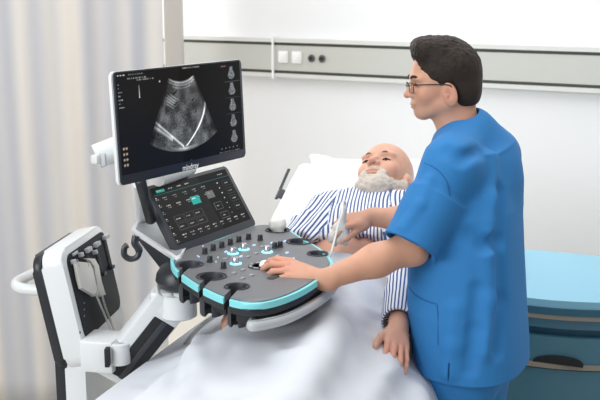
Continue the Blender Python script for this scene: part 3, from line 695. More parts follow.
# ------------------------------------------------------------------ room
def build_room():
    wd = nrm(V(-.873, .488, 0)); wn = V(-.488, -.873, 0); W0 = V(.728, 5.237, 0)       # wall direction (leftwards), normal into the room
    def wp(s, z, off=0): return W0+wd*s+wn*off+V(0, 0, z)
    bm = bmesh.new(); prism(bm, [wp(-5, -.01), wp(7.0, -.01), wp(7.0, 3.3), wp(-5, 3.3)], -wn*.12); struct(bmobj('wall_back', bm, M_WALL, smooth=False))
    bm = bmesh.new(); prism(bm, [V(-6, -3, 0), V(6, -3, 0), V(6, 9.5, 0), V(-6, 9.5, 0)], V(0, 0, -.1)); struct(bmobj('floor', bm, M_FLOOR, smooth=False))
    # fluted corner post between curtain and wall
    px = at(174.5, 60, 5.75); bm = bmesh.new(); R = np.array([wd, wn, V(0, 0, 1)]).T
    box(bm, V(px[0], px[1], 1.62), (.052, .05, 1.62), np.array([RT, V(0, 1, 0), V(0, 0, 1)]).T, .012); struct(bmobj('trim_1', bm, mat('post_off_white', (.60, .57, .54), .6, vary=(5, .02))))
    # supply rail
    t = thing('wall_rail', 'long pale grey wall rail with dark grooves behind the bed and doctor', 'wall rail', wp(0, 1.30, 0))
    z0, z1 = 1.296, 1.512
    def ss(x):                                                      # wall coordinate under a photo column
        r = ray(x, 60); A = np.array([[r[0], -wd[0]], [r[1], -wd[1]]]); return np.linalg.solve(A, (W0-CP)[:2])[1]
    sj, se = ss(277.5), 3.4
    for a, b in ((-2.2, sj-.004), (sj+.004, se)):
        bm = bmesh.new(); prism(bm, [wp(a, z0+.018, .0), wp(a, z0+.018, .045), wp(a, z1-.018, .045), wp(a, z1-.018, 0)], wd*(b-a)); body = bmobj('cover', bm, M_RAIL, t, False)
        for (za, zb, m, nm, off) in ((z1-.022, z1, M_RAILL, 'lip', .052), (z0, z0+.022, M_RAILL, 'lip', .052), (z1-.038, z1-.0225, M_GROOVE, 'groove', .0462), (z0+.0225, z0+.038, M_GROOVE, 'groove', .0462)):
            bm = bmesh.new(); prism(bm, [wp(a, za, 0), wp(a, za, off), wp(a, zb, off), wp(a, zb, 0)], wd*(b-a), .002 if nm == 'lip' else 0); bmobj(nm, bm, m, body, False)
    bm = bmesh.new(); prism(bm, [wp(sj-.0065, z0-.012, .0), wp(sj-.0065, z0-.012, .056), wp(sj-.0065, z1+.012, .056), wp(sj-.0065, z1+.012, 0)], wd*.013, .002); bmobj('joint_strip', bm, M_OUTLET, t, False)
    zc = (z0+z1)/2
    for x in (283.5, 297):
        c = wp(ss(x+4), zc+.006, .052); R = np.array([wd, -wn, V(0, 0, 1)]).T; bm = bmesh.new(); slab(bm, c, R, .060, .066, .012, .005, .002); o = bmobj('outlet', bm, M_OUTLET, t)
        bm = bmesh.new(); slab(bm, c+wn*.002, R, .044, .050, .003, .003, .001); bmobj('outlet_cover', bm, M_OUTLET, o)
    for x in (311, 321.5):
        c = wp(ss(x+4.5), zc+.004, .045); bm = bmesh.new(); lathe(bm, c, [(.021, 0), (.021, .006), (.017, .009), (.015, .009), (.013, .004), (0, .004)], wn, 20); o = bmobj('gas_socket', bm, mat('socket_grey', (.12, .125, .12), .4, vary=(50, .05)) if x == 311 else MATS['socket_grey'], t)
        bm = bmesh.new(); lathe(bm, c+wn*.004, [(.008, 0), (.008, .006), (.003, .007), (0, .007)], wn, 14); bmobj('socket_pin', bm, M_BLACKM, o)
    # curtain: pleated sheet hanging from ceiling height to just above the floor
    n = 520; X = np.linspace(-2.4, -.545, n); rs = np.random.RandomState(4); fr = [(rs.uniform(10, 40), rs.uniform(0, 6.3), rs.uniform(.4, 1)) for _ in range(7)]
    Zs = np.linspace(.02, 3.1, 26); pts = []; cols = []
    for z in Zs:
        amp = .014+.006*(3.1-z)/3.1; ph = .15*np.sin(z*1.3)
        y = sum(a*np.sin(w*X+p+ph*(1+k*.2)) for k, (w, p, a) in enumerate(fr))*amp
        pts.append(np.stack([X+.012*np.sin(z*1.1+X*3), 3.99+y-.06*X, np.full(n, z)], 1))
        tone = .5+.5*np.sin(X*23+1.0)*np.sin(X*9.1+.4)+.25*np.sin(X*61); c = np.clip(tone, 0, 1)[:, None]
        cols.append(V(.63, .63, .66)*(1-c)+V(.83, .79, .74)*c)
    v = np.vstack(pts); i = np.arange(n-1)[None]+np.arange(len(Zs)-1)[:, None]*n; q = np.stack([i, i+1, i+n+1, i+n], -1).reshape(-1, 4)
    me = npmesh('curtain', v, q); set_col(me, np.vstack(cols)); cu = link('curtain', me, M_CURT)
    md = cu.modifiers.new('s', 'SOLIDIFY'); md.thickness = .004
    tag(cu, 'long pleated cream and grey curtain hanging beside the machine', 'curtain')

def build_cabinet():
    c0 = atz(600, 256, .75); c1 = atz(524, 249, .75); xd = nrm(c0-c1); yd = V(xd[1], -xd[0], 0)              # right, towards the room
    t = thing('bedside_cabinet', 'blue bedside cabinet with bowed drawer fronts standing behind the doctor', 'cabinet', (c0+c1)/2*V(1, 1, 0)+yd*.22)
    A0 = c1-xd*.17; Wd = .64
    def outline(dep, bow, ins=0, z=.75, n=16):
        P = [A0+xd*ins, A0+xd*(Wd-ins)]; P = [p*V(1, 1, 0)+V(0, 0, z) for p in P]; out = [P[0], P[1]]
        for k in range(n+1):
            s = 1-k/n; out.append(P[0]*(1-s)+P[1]*s+yd*(dep+bow*4*s*(1-s)))
        return out
    def layer(name, m, z0, z1, dep, bow, ins=0, par=t, bev=.0):
        bm = bmesh.new(); prism(bm, outline(dep, bow, ins, z0), V(0, 0, z1-z0), bev); return bmobj(name, bm, m, par, True, 30)
    d = .575
    layer('body', M_CABE, .07, .70, d-.03, .075, .01)
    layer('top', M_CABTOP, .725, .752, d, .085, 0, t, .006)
    layer('top_edge', M_CABE, .700, .7245, d+.004, .085, -.002, t, .004)
    layer('trim_strip', M_CABT, .684, .700, d+.002, .085, 0, t, .003)
    layer('rail', M_CABF, .648, .6838, d-.008, .08, .002, t, .002)
    z = .618
    for k, hgt in enumerate((.112, .20, .20)):
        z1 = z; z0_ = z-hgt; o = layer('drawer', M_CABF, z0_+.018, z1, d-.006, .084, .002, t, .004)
        layer('trim_strip', M_CABT, z0_, z0_+.0175, d+.001, .085, 0, o, .003)
        s = .62; p = (A0+xd*Wd*s)*V(1, 1, 0)+yd*(d+.084*4*s*(1-s)+.004); bm = bmesh.new(); n_ = 16
        P = [p+xd*.085*math.cos(math.pi*j/n_)+V(0, 0, z0_+.0175+.030*math.sin(math.pi*j/n_)) for j in range(n_+1)]
        prism(bm, P, yd*-.03); bmobj('handle_recess', bm, M_BLACKM, o, False); z = z0_-.006
    layer('plinth', M_CABE, 0, .069, d-.06, .06, .03)

# ------------------------------------------------------------------ bed
def build_bed():
    t = thing('hospital_bed', 'white hospital bed frame with raised backrest under the mattress', 'bed', bedpt(-.6, 0, 0)*V(1, 1, 0))
    nb_ = np.cross(BS, BR); nb_ = nb_ if nb_[2] > 0 else -nb_
    TH = .10
    bm = bmesh.new(); c = HINGE-BE*.70; box(bm, c-V(0, 0, TH+.035), (.36, .72, .03), np.array([BS, BE, V(0, 0, 1)]).T, .01); bmobj('bed_base', bm, M_WHITE, t)
    bm = bmesh.new(); box(bm, HINGE+BR*.45-nb_*(TH+.03), (.38, .44, .02), np.array([BS, BR, nb_]).T, .01); bk = bmobj('backrest', bm, M_WHITE, t)
    for s in (1, -1):
        bm = bmesh.new(); tube(bm, [HINGE-BE*1.40+BS*.36*s-V(0, 0, .20), HINGE+BE*.6+BS*.36*s-V(0, 0, .20)], .022, 10); bmobj('side_bar', bm, M_WHITE, t)
        for u in (-1.25, .45):
            p = HINGE+BE*u+BS*.34*s; bm = bmesh.new(); top = p[2]-.18; box(bm, V(p[0], p[1], (top+.10)/2), (.022, .022, (top-.10)/2), None, .005); lg = bmobj('leg', bm, M_WHITE, t)
            bm = bmesh.new(); lathe(bm, V(p[0], p[1], .052)-BS*.014, [(.02, -.003), (.05, .0), (.05, .028), (.02, .031)], BS, 20); bmobj('caster', bm, M_BLACK, lg)
    # dark rail bracket on the far side of the backrest
    a = at(276, 199, 4.02); b = at(289, 169, 4.08); bm = bmesh.new(); tube(bm, [a, b], .0075, 8, sq=.5); 
    rb = bmobj('side_lever', bm, M_CHAR, t)
    bm = bmesh.new(); c = at(281.5, 194, 4.0); d_ = nrm(b-a); R = np.array([nrm(np.cross(FW, d_)), FW, d_]).T; box(bm, c, (.016, .018, .022), R, .004); bmobj('lever_block', bm, M_CHAR, rb)
    bm = bmesh.new(); tube(bm, [at(281.5, 196, 4.0), at(281.5, 196, 4.0)*.35+(HINGE+BR*.60-BS*.34-nb_*(TH+.02))*.65, HINGE+BR*.60-BS*.34-nb_*(TH+.02)], .007, 8); bmobj('lever_mount', bm, M_CHAR, rb)
    # mattress following the backrest
    m = Sdf(); Rf = np.array([BS, BE, V(0, 0, 1)]).T; Rb_ = np.array([BS, BR, nb_]).T
    m.add(rbox(HINGE-BE*.72-V(0, 0, TH/2)+BS*.012, (.388, .74, TH/2), Rf, .03)); m.add(rbox(HINGE+BR*.42-nb_*TH/2-BS*.010, (.408, .45, TH/2), Rb_, .03), .04)
    v, q = surface(m, .010); v = v+normals(m, v)*(vnoise(v, 9, 4)*.003)[:, None]
    tag(link('mattress', npmesh('mattress', v, q), M_MATTR), 'white covered mattress bent up along the raised backrest', 'mattress')
    # pillow
    S = Sdf(); pc = at(352, 176, 3.86); u_, w_ = .72, 0
    R = Rb_@np.array(Matrix.Rotation(math.radians(8), 3, 'X')); pc = bedpt(.57, .01, .050)
    S.add(ell(pc, V(.32, .21, .070), R)); S.add(rbox(pc, (.315, .205, .014), R, .014), .05)
    for sx in (1, -1):
        for sy in (1, -1): S.add(cone(pc+R@V(.28*sx, .18*sy, 0), pc+R@V(.330*sx, .215*sy, .0), .022, .010), .04)
    hd = at(385, 181, 3.55); S.sub(ell(hd, V(.105, .105, .105)), .05)
    v, q = surface(S, .006); v = v+normals(S, v)*((vnoise(v, 12, 6)*.006+vnoise(v*V(1, .5, 1), 30, 7)*.0025)[:, None])
    tag(link('pillow', npmesh('pillow', v, q), M_PILLOW), 'plump white pillow under the bearded head', 'pillow')
    return m

def build_blanket(matt, pt):
    # draped by a small cloth relaxation over the sleeper and the mattress
    f = Sdf(); f.it = list(matt.it)+[i for i in pt['body'].it]
    nu, ns = 96, 92; U0, U1 = -1.50, -.06; S0, S1 = -.400, .66
    lo = V(-1.3, 1.3, .35); hi = V(1.0, 3.7, 1.35); hg = .02; dm = np.ceil((hi-lo)/hg).astype(int)+1
    G = np.stack(np.meshgrid(*[np.arange(d) for d in dm], indexing='ij'), -1).reshape(-1, 3); D = f(lo+G*hg).reshape(dm)
    def samp(P):
        q = np.clip((P-lo)/hg, 0, np.array(dm)-1.001); i = q.astype(int); u = q-i; o = 0
        for c in CORN:
            w = np.prod(np.where(c == 1, u, 1-u), axis=1); o = o+w*D[i[:, 0]+c[0], i[:, 1]+c[1], i[:, 2]+c[2]]
        return o
    rs = np.random.RandomState(2)
    uu, sv = np.meshgrid(np.linspace(U0, U1, nu), np.linspace(S0, S1, ns), indexing='ij')
    X = np.zeros((nu, ns, 3)); X[:] = HINGE; X += BE*uu[..., None]+BS*sv[..., None]
    # top edge sits lower on the far side and slants across the belly
    X += BE*(np.clip((uu-U0)/(U1-U0), 0, 1)**3*(.00+.05*np.sin(sv*9)))[..., None]
    X[..., 2] = 1.12+.012*np.sin(uu*13+sv*7)
    du = (U1-U0)/(nu-1)*1.045; ds = (S1-S0)/(ns-1)*1.06
    X[..., 2] += rs.uniform(-.002, .002, X.shape[:2])
    Pv = X.copy(); top = X[-1].copy()
    pin = sv < -.372; pz = X[pin].copy(); pz[:, 2] = .730
    for it in range(230):
        vel = (X-Pv)*.93; Pv = X.copy(); X = X+vel; X[..., 2] -= .0011
        for k in range(14):
            for (a, b, L) in ((X[1:, :], X[:-1, :], du), (X[:, 1:], X[:, :-1], ds)):
                for par in (0, 1):
                    A = a[par::2] if L is du else a[:, par::2]; Bb = b[par::2] if L is du else b[:, par::2]
                    d = A-Bb; l = np.linalg.norm(d, axis=-1, keepdims=True)+1e-9; c = d*(.5*(l-L)/l); A -= c; Bb += c
            dd = X[1:, 1:]-X[:-1, :-1]; Ld = math.hypot(du, ds)
            for (a, b) in ((X[1:, 1:], X[:-1, :-1]), (X[1:, :-1], X[:-1, 1:])):
                for par in (0, 1):
                    A = a[par::2]; Bb = b[par::2]; d = A-Bb; l = np.linalg.norm(d, axis=-1, keepdims=True)+1e-9; c = d*(.20*(l-Ld)/l); A -= c; Bb += c
            for (a, b, L) in ((X[3:, :], X[:-3, :], du*3), (X[:, 3:], X[:, :-3], ds*3)):
                d = a-b; l = np.linalg.norm(d, axis=-1, keepdims=True)+1e-9; c = d*np.where(l < L*.93, .04*(l-L*.93)/l, 0); a -= c; b += c
            if it > 25: X[pin] = pz
            if k % 4 == 3:
                P = X.reshape(-1, 3); s = samp(P); m = s < .008
                if m.any():
                    Q = P[m]; e = .012; g = np.stack([samp(Q+np.eye(3)[i]*e)-samp(Q-np.eye(3)[i]*e) for i in range(3)], 1); g /= np.linalg.norm(g, axis=1)[:, None]+1e-9
                    P[m] = Q+g*(.008-s[m])[:, None]; pv = Pv.reshape(-1, 3); pv[m] = pv[m]*.3+P[m]*.7
                    X = P.reshape(nu, ns, 3); Pv = pv.reshape(nu, ns, 3)
    hgt = np.zeros((nu, ns))
    for (a0, b0, a1, b1, A_, w_) in FOLDS:                           # soft creases left by the sleeper
        a = np.array([a0, b0]); e_ = np.array([a1-a0, b1-b0]); L2 = e_@e_; t_ = ((uu-a0)*e_[0]+(sv-b0)*e_[1])/L2; tc_ = np.clip(t_, 0, 1)
        bend = .03*np.sin(tc_*3.1)*(1 if A_ > 0 else -1); dd = np.hypot(uu-a0-e_[0]*tc_, sv-b0-e_[1]*tc_-bend); hgt += A_*(1.35 if w_ > .018 else 1.7)*np.exp(-(dd/(w_*.72))**2)*np.clip(1.15-(2*tc_-1)**2, 0, 1)
    Pn = np.stack([uu, sv, 0*uu], -1).reshape(-1, 3); hgt += (np.abs(vnoise(Pn*V(1, .6, 1)+V(3, 1, 0), 8, 41))*.013+vnoise(Pn, 17, 42)*.0025).reshape(nu, ns)
    hgt *= 1.35*np.clip((sv+.39)/.12, 0, 1)
    gu = np.gradient(X, axis=0); gs = np.gradient(X, axis=1); nn = np.cross(gu, gs); nn /= np.linalg.norm(nn, axis=-1, keepdims=True)+1e-9; nn *= np.sign(nn[..., 2:3].mean())
    X = X+nn*np.maximum(hgt, -.008)[..., None]
    for _ in range(6):
        P = X.reshape(-1, 3); s = samp(P); m = s < .012
        if not m.any(): break
        Q = P[m]; e = .012; g = np.stack([samp(Q+np.eye(3)[i]*e)-samp(Q-np.eye(3)[i]*e) for i in range(3)], 1); g /= np.linalg.norm(g, axis=1)[:, None]+1e-9
        P[m] = Q+g*(.012-s[m])[:, None]; X = P.reshape(nu, ns, 3)
    v = X.reshape(-1, 3); i = np.arange(ns-1)[None]+np.arange(nu-1)[:, None]*ns; q = np.stack([i, i+1, i+ns+1, i+ns], -1).reshape(-1, 4)
    o = link('blanket', npmesh('blanket', v, q), M_SHEET)
    md = o.modifiers.new('sm', 'SMOOTH'); md.iterations = 2
    md = o.modifiers.new('ss', 'SUBSURF'); md.levels = 1; md.render_levels = 1
    md = o.modifiers.new('so', 'SOLIDIFY'); md.thickness = .004; md.offset = 1
    tag(o, 'white blanket draped over the sleeper in soft folds', 'blanket')
    return X
FOLDS = [(-.95,.10,-.30,.02,.022,.05),(-1.2,-.25,-.55,-.20,.018,.045),(-.75,.22,-.15,.16,.020,.04),(-.9,.36,-.45,.30,.018,.035),
 (-.60,-.05,-.35,.24,.020,.022),(-.75,.02,-.60,.30,.018,.020),(-.45,.02,-.28,.20,-.016,.02),(-.35,.10,-.12,.22,.018,.02),(-.98,-.05,-.78,.22,.018,.024),(-1.05,.20,-.85,.38,-.016,.022),(-.5,-.30,-.85,-.12,.018,.022),(-.70,-.22,-1.1,-.02,-.018,.026),(-.30,-.02,-.42,.30,.014,.016),(-.62,.30,-.88,.14,.018,.018),(-.25,.28,-.55,.40,.018,.02),
 (-.52,.10,-.66,.34,.014,.013),(-.70,.10,-.80,.20,.012,.012),(-.40,.16,-.50,.32,.012,.012),(-.22,.02,-.30,.22,.010,.012),(-.88,.16,-1.0,.02,.014,.016),(-.58,-.14,-.76,.04,.014,.015),(-.42,-.22,-.60,-.08,.012,.014),(-.80,-.34,-1.0,-.22,.012,.02),(-.36,.24,-.62,.20,.010,.011),(-.80,.26,-.62,.46,.014,.016)]

# ------------------------------------------------------------------ screen pictures
def us_sector(x, y, cx, top, scale=1.0):
    """x, y metres on the screen measured from its top left; returns mask and grey value of a fan shaped scan"""
    ax, ay = cx, top-.099*scale; dx, dy = (x-ax)/scale, (y-ay)/scale; r = np.hypot(dx, dy); th = np.degrees(np.arctan2(dx, dy))
    m = (r > .106) & (r < .298) & (np.abs(th) < 29)
    P = np.stack([dx*1.0, dy, 0*dx], -1).reshape(-1, 3); sp = (vnoise(P, 420, 1)*.5+vnoise(P, 900, 2)*.5).reshape(x.shape); lo = vnoise(P, 45, 5).reshape(x.shape)
    g = .105+.04*lo+.10*sp*(.4+.6*(r/.3)); g *= 1-.45*np.clip(-(th+8)/18, 0, 1)*np.clip((.2-r)/.1, 0, 1)
    g += .30*np.exp(-((r-.110)/.002)**2)+.18*np.exp(-((r-.117-.001*np.sin(th))/.0022)**2)+.12*np.exp(-((r-.125)/.002)**2)*(np.abs(th) < 18)
    for k, (rr, a, b) in enumerate(((.158, -24, -8), (.165, -24, -9), (.172, -23, -10), (.180, -22, -12), (.150, -20, -6))): g += .16*np.exp(-((r-rr-.0007*(th+15))/.0013)**2)*(th > a)*(th < b)
    # bright curved lines low in the fan
    g += .85*np.exp(-((dx-(.098-2.2*(np.clip(.285-dy, 0, .2))**1.0*.0-((dy-.16)/.12)**2*.085))/.0032)**2)*(dy > .165)*(dy < .285)
    g += .5*np.exp(-((dy-(.207+(dx+.115)*.72))/.0035)**2)*(dx < -.006)*(dx > -.125)+.35*np.exp(-((dy-(.222+(dx+.115)*.60))/.005)**2)*(dx < -.05)
    g += .35*np.exp(-((r-.291)/.004)**2)*np.clip((12-np.abs(th))/14, 0, 1)
    g += .07*np.exp(-(((dx+.01)/.022)**2+((dy-.235)/.035)**2))+.05*sp*np.exp(-(((dx+.01)/.03)**2+((dy-.23)/.045)**2))
    for (qx, qy, l) in ((-.030, .165, .016), (.045, .16, .012), (.052, .195, .010), (-.03, .135, .02)): g -= .25*np.exp(-(((dy-qy)+(dx-qx)*.55)/.0016)**2)*(np.abs(dx-qx) < l/2)
    g = g*(1.2+.45*lo)*np.clip((29-np.abs(th))/4, .4, 1)
    return m, np.clip(g, .004, 1)
def monitor_picture(w, h, nx=420, ny=236):
    x, y = np.meshgrid(np.linspace(0, w, nx), np.linspace(0, h, ny)); img = np.full((ny, nx, 3), .0035); img[:, :int(nx*.47)] = .0065  # left part lighter: a screen reflection put into the picture colours
    m, g = us_sector(x, y, w*.487, .031, .98); img[m] = (g[m]**1.25)[:, None]*V(.95, 1.0, 1.02)
    rs = np.random.RandomState(5)
    def rect_(x0, y0, x1, y1, c): img[(x >= x0) & (x < x1) & (y >= y0) & (y < y1)] = c
    def marks(x0, y0, n, step, c, hh=.0035):                         # rows of tiny unreadable ticks
        for k in range(n):
            ww = rs.uniform(.4, .9)*step; img[(x >= x0+k*step) & (x < x0+k*step+ww) & (y >= y0) & (y < y0+hh)] = np.asarray(c)*rs.uniform(.5, 1)
    rect_(.0, .012, w*.44, .0128, .05)
    marks(.004, .005, 3, .010, (.5, .5, .5)); marks(.044, .005, 7, .008, (.16, .17, .17)); marks(.040, .0145, 10, .007, (.30, .30, .30)); marks(.075, .020, 9, .007, (.26, .26, .26)); marks(w*.50, .003, 12, .006, (.3, .3, .28)); marks(w*.83, .009, 4, .006, (.4, .2, .2), .003)
    for k in range(7): marks(.004, .028+k*.0095, (1, 1, 3, 2, 3, 2, 4)[k], .005, (.35, .36, .36), .0028)
    rect_(.0795, .033, .0818, .068, .04); i = (x >= .0797) & (x < .0817) & (y >= .035) & (y < .068); img[i] = (.15+.6*((y[i]-.035)/.033))[:, None]*V(1, 1, 1)
    img[np.hypot(x-w*.315, y-.032) < .0028] = .45
    for k in range(4):
        for j in (0, 1): img[np.hypot(x-.010-.010*j, y-.190-k*.014) < .0034] = (.34, .27, .20)
    img[(np.abs(x-w*.53) < .022) & (np.abs(y-.263) < .005)] = .035; img[np.abs(x-w*.53)+np.abs(y-.263) < .011] = .06
    rect_(w*.843, .0, w*.8445, h, .012)
    for k in range(5):
        cy = .012+k*.0455; rect_(w*.856, cy-.002, w*.992, cy-.0012, .05 if k != 1 else .1); m2, g2 = us_sector(x, y, w*.918, cy+.010, .115); mm = np.zeros_like(m2)
        u, v_ = (x-w*.918)/.016, (y-cy-.019)/.017; mm = (np.abs(u) < .45+.55*np.clip(v_+.6, 0, 1)) & (np.abs(v_) < 1) & (u*u+v_*v_ < 1.15)
        P = np.stack([x, y, 0*x], -1).reshape(-1, 3); n_ = (vnoise(P, 420, 20+k)*.5+.5).reshape(x.shape); img[mm] = (.05+.26*n_[mm]**1.4)[:, None]*V(.95, 1, 1.05)
    for k in range(5): img[np.hypot(x-w*(.80+.035*k), y-.243) < .002] = .22
    marks(w*.78, .252, 12, .008, (.2, .21, .2), .002)
    return img
def touch_picture(w, h, nx=300, ny=170):
    x, y = np.meshgrid(np.linspace(0, w, nx), np.linspace(0, h, ny)); img = np.full((ny, nx, 3), .0022); img[x < w*.60] = .0075
    rs = np.random.RandomState(9); px = w/nx
    def rect_(x0, y0, x1, y1, c): img[(x >= x0*w) & (x < x1*w) & (y >= y0*h) & (y < y1*h)] = c
    def fr(x0, y0, x1, y1, c):
        t = 1.2*px/w; t2 = t*w/h; rect_(x0, y0, x1, y0+t2, c); rect_(x0, y1-t2, x1, y1, c); rect_(x0, y0, x0+t, y1, c); rect_(x1-t, y0, x1, y1, c)
    def tick(x0, y0, n=3, c=(.35, .35, .34)):
        for k in range(n): rect_(x0+k*.018, y0, x0+k*.018+rs.uniform(.008, .015), y0+.016, np.asarray(c)*rs.uniform(.5, 1))
    rect_(.0, .125, 1, .133, (.02, .12, .11)); rect_(.05, .05, .15, .10, (.02, .20, .17)); tick(.06, .06, 3, (.5, .5, .5))
    for k in range(3): tick(.20+k*.105, .065)
    tick(.86, .06, 4)
    for k in range(7): tick(.005, .17+k*.125, 1, (.6, .6, .6) if k != 2 else (.03, .35, .3)); tick(.003, .20+k*.125, 2, (.2, .2, .2))
    for r_ in range(2):
        for k in range(5): tick(.085+k*.125, .19+r_*.145, 3); tick(.10+k*.125, .225+r_*.145, 2, (.2, .2, .2))
    rect_(.39, .31, .50, .455, (.015, .23, .20)); tick(.41, .34, 3, (.6, .7, .7)); rect_(.60, .30, .70, .43, (.09, .095, .095)); tick(.62, .33, 2)
    fr(.635, .53, .735, .66, (.10, .10, .10)); tick(.66, .585, 2); fr(.65, .72, .76, .83, (.06, .06, .06)); tick(.68, .77, 2)
    for r_ in range(2):
        for k in range(3): fr(.10+k*.125, .54+r_*.135, .215+k*.125, .66+r_*.135, (.045, .045, .044)); tick(.12+k*.125, .59+r_*.135, 3)
    for k in range(9): tick(.10+k*.10, .86, 3, (.4, .4, .4)); tick(.11+k*.10, .91, 2, (.22, .22, .22))
    for k in range(7): tick(.80, .20+k*.095, 1, (.6, .6, .6))
    for k in range(4): fr(.875, .19+k*.15, .985, .30+k*.15, (.03, .03, .03)); tick(.90, .235+k*.15, 3)
    return img
def picture(name, c, R, w, h, img, m, parent):                        # grid of points, one colour each
    ny, nx, _ = img.shape; X, Y = np.meshgrid(np.linspace(-w/2, w/2, nx), np.linspace(h/2, -h/2, ny))
    v = c+X.reshape(-1, 1)*R[:, 0]+Y.reshape(-1, 1)*R[:, 2]; i = np.arange(nx-1)[None]+np.arange(ny-1)[:, None]*nx
    q = np.stack([i+nx, i+nx+1, i+1, i], -1).reshape(-1, 4); me = npmesh(name, v, q); set_col(me, img.reshape(-1, 3)); return link(name, me, m, parent, False)
def rz(yaw, pit):
    y, p = math.radians(yaw), math.radians(pit); r = V(math.cos(y), math.sin(y), 0); n = V(-math.sin(y), math.cos(y), 0); u = V(0, 0, 1)*math.cos(p)+n*math.sin(p)
    return axes(r, u)
def hit(x, y, p0, n):
    r = ray(x, y); return CP+r*(np.dot(np.asarray(p0)-CP, n)/np.dot(r, n))

# ------------------------------------------------------------------ ultrasound machine
def build_machine():
    t = thing('ultrasound_machine', 'white and black ultrasound machine with monitor, touch screen and control console', 'ultrasound machine', V(-.66, 2.95, 0))
    # --- monitor
    R = rz(56.5, 2.7); C0 = V(-.311, 2.69, 1.449); w, h = .53, .286; N = -R[:, 1]
    bm = bmesh.new(); slab(bm, C0+R[:, 1]*.004, R, w+.002, h, .009, .012, .003); bmobj('monitor_casing', bm, M_WHITE, t)
    bm = bmesh.new(); slab(bm, C0+R[:, 0]*.002, R, w-.005, h-.002, .008, .011, .002); mon = bmobj('monitor_bezel', bm, M_NAVY, t)
    bm = bmesh.new(); slab(bm, C0+R[:, 1]*.0125, R, .36, .20, .035, .04, .012); bmobj('monitor_back', bm, M_WHITE, t)
    sw, sh = w-.022, h-.030; img = monitor_picture(sw, sh*1.0); picture('monitor_screen', C0+N*.0012+R[:, 2]*.011, R, sw, sh, img, M_SCREEN, mon)
    fc = bpy.data.curves.new('logo', 'FONT'); fc.body = 'mindray'; fc.size = .021; fc.align_x = 'CENTER'; fc.align_y = 'CENTER'; fc.extrude = .0003; fc.offset = .0002
    fo = bpy.data.objects.new('logo', fc); COL.objects.link(fo); bpy.context.view_layer.update()
    me = bpy.data.meshes.new_from_object(fo.evaluated_get(bpy.context.evaluated_depsgraph_get())); bpy.data.objects.remove(fo)
    M = Matrix(np.vstack([np.hstack([np.array([R[:, 0], R[:, 2], N]).T, (C0+N*.0012-R[:, 2]*(h/2-.0095)+R[:, 0]*.010)[:, None]]), [0, 0, 0, 1]]).tolist()); me.transform(M); link('logo', me, M_LOGO, mon, False)
    # grip arm behind the monitor, ends in a clip left of it
    a = C0+R[:, 1]*.055-R[:, 0]*.05-R[:, 2]*.035; b = at(96, 157, 2.66); bm = bmesh.new(); tube(bm, spline([a, a*.5+b*.5+V(0, 0, .0), b], 5), .031, 16, sq=1.1, upv=V(0, 0, 1)); ar = bmobj('monitor_arm', bm, M_WHITE, t)
    bm = bmesh.new(); box(bm, at(97, 159, 2.60), (.013, .012, .012), R, .004); bmobj('clip', bm, M_RAILL, ar)
    bm = bmesh.new(); box(bm, at(103, 159.5, 2.595), (.0035, .010, .016), R, .002); bmobj('clip_slot', bm, M_GREYL, ar)
    # --- touch screen
    R2 = rz(59.5, 32.4); C2 = V(-.293, 2.973, 1.141); w2, h2 = .41, .216; N2 = -R2[:, 1]
    bm = bmesh.new(); slab(bm, C2, R2, w2, h2, .022, .012, .003); tp = bmobj('touch_screen_bezel', bm, M_CHAR, t)
    bm = bmesh.new(); slab(bm, C2+R2[:, 1]*.0225, R2, w2*.8, h2*.75, .014, .02, .004); bmobj('touch_screen_back', bm, M_BLACK, t)
    picture('touch_screen', C2+N2*.001+R2[:, 2]*.007, R2, w2-.030, h2-.034, touch_picture(w2-.030, h2-.034), M_TOUCH, tp)
    # --- console
    z1 = 1.05
    px = [(176, 252), (170.5, 259), (174, 269), (190, 281.5), (207, 291), (228, 299.5), (250, 303.5), (273, 301), (298, 292), (318, 280), (331, 268), (332, 260), (321, 249), (301, 237), (286, 228), (272, 225), (252, 226), (215, 240)]
    P = [atz(x, y, z1) for x, y in px]; O = spline(P, 5, True); cen = np.mean(O, axis=0)
    def ins(d, z):
        out = []; n = len(O)
        for k in range(n):
            tg = nrm(O[(k+1) % n]-O[k-1]); nn = V(tg[1], -tg[0], 0); nn = nn if np.dot(nn, cen-O[k]) > 0 else -nn; q = O[k]+nn*d; out.append(V(q[0], q[1], z))
        return out
    holes = [(189.5, 265.5, .034, 1), (211.5, 277.3, .036, 1), (237, 287.5, .028, 1), (277.5, 231, .034, 0), (299, 242.5, .034, 0), (317.5, 254.5, .026, 0)]
    hc = [(atz(x, y, z1), r, s) for x, y, r, s in holes]
    nrmO = []
    for c, r, s in hc:
        k = int(np.argmin([np.linalg.norm(o-c) for o in O])); d = nrm((O[k]-c)*V(1, 1, 0)); L_ = np.linalg.norm(O[k]-c)
        if s: d = nrm(V(-.22, -1, 0)); L_ = min((np.linalg.norm(o-c) for o in O if np.dot(nrm(o-c), d) > .97), default=L_)
        nrmO.append((d, L_))
    def cutters(rr=1.0, slot=True):
        bm = bmesh.new()
        for (c, r, s), (d, L) in zip(hc, nrmO):
            lathe(bm, c-V(0, 0, .12), [(r*rr, 0), (r*rr, .2)], (0, 0, 1), 28, .88)
        return bm
    def slots():
        bm = bmesh.new()
        for (c, r, s), (d, L) in zip(hc, nrmO):
            if s: box(bm, c+d*(L*.5+.03), ((L*.5+.03), .0095, .15), np.array([d, V(-d[1], d[0], 0), V(0, 0, 1)]).T)
        return bm
    bm = bmesh.new(); prism(bm, ins(.010, z1-.0165), V(0, 0, .0185), .003); top = bmobj('console_top', bm, M_PANEL, t); cut(top, cutters()); cut(top, slots())
    bm = bmesh.new(); prism(bm, ins(.0, z1-.0165), V(0, 0, .0160), .004); band = bmobj('console_trim', bm, M_TEAL, t)
    c2 = bmesh.new(); prism(c2, ins(.009, z1-.05), V(0, 0, .1)); cut(band, c2); cut(band, slots())
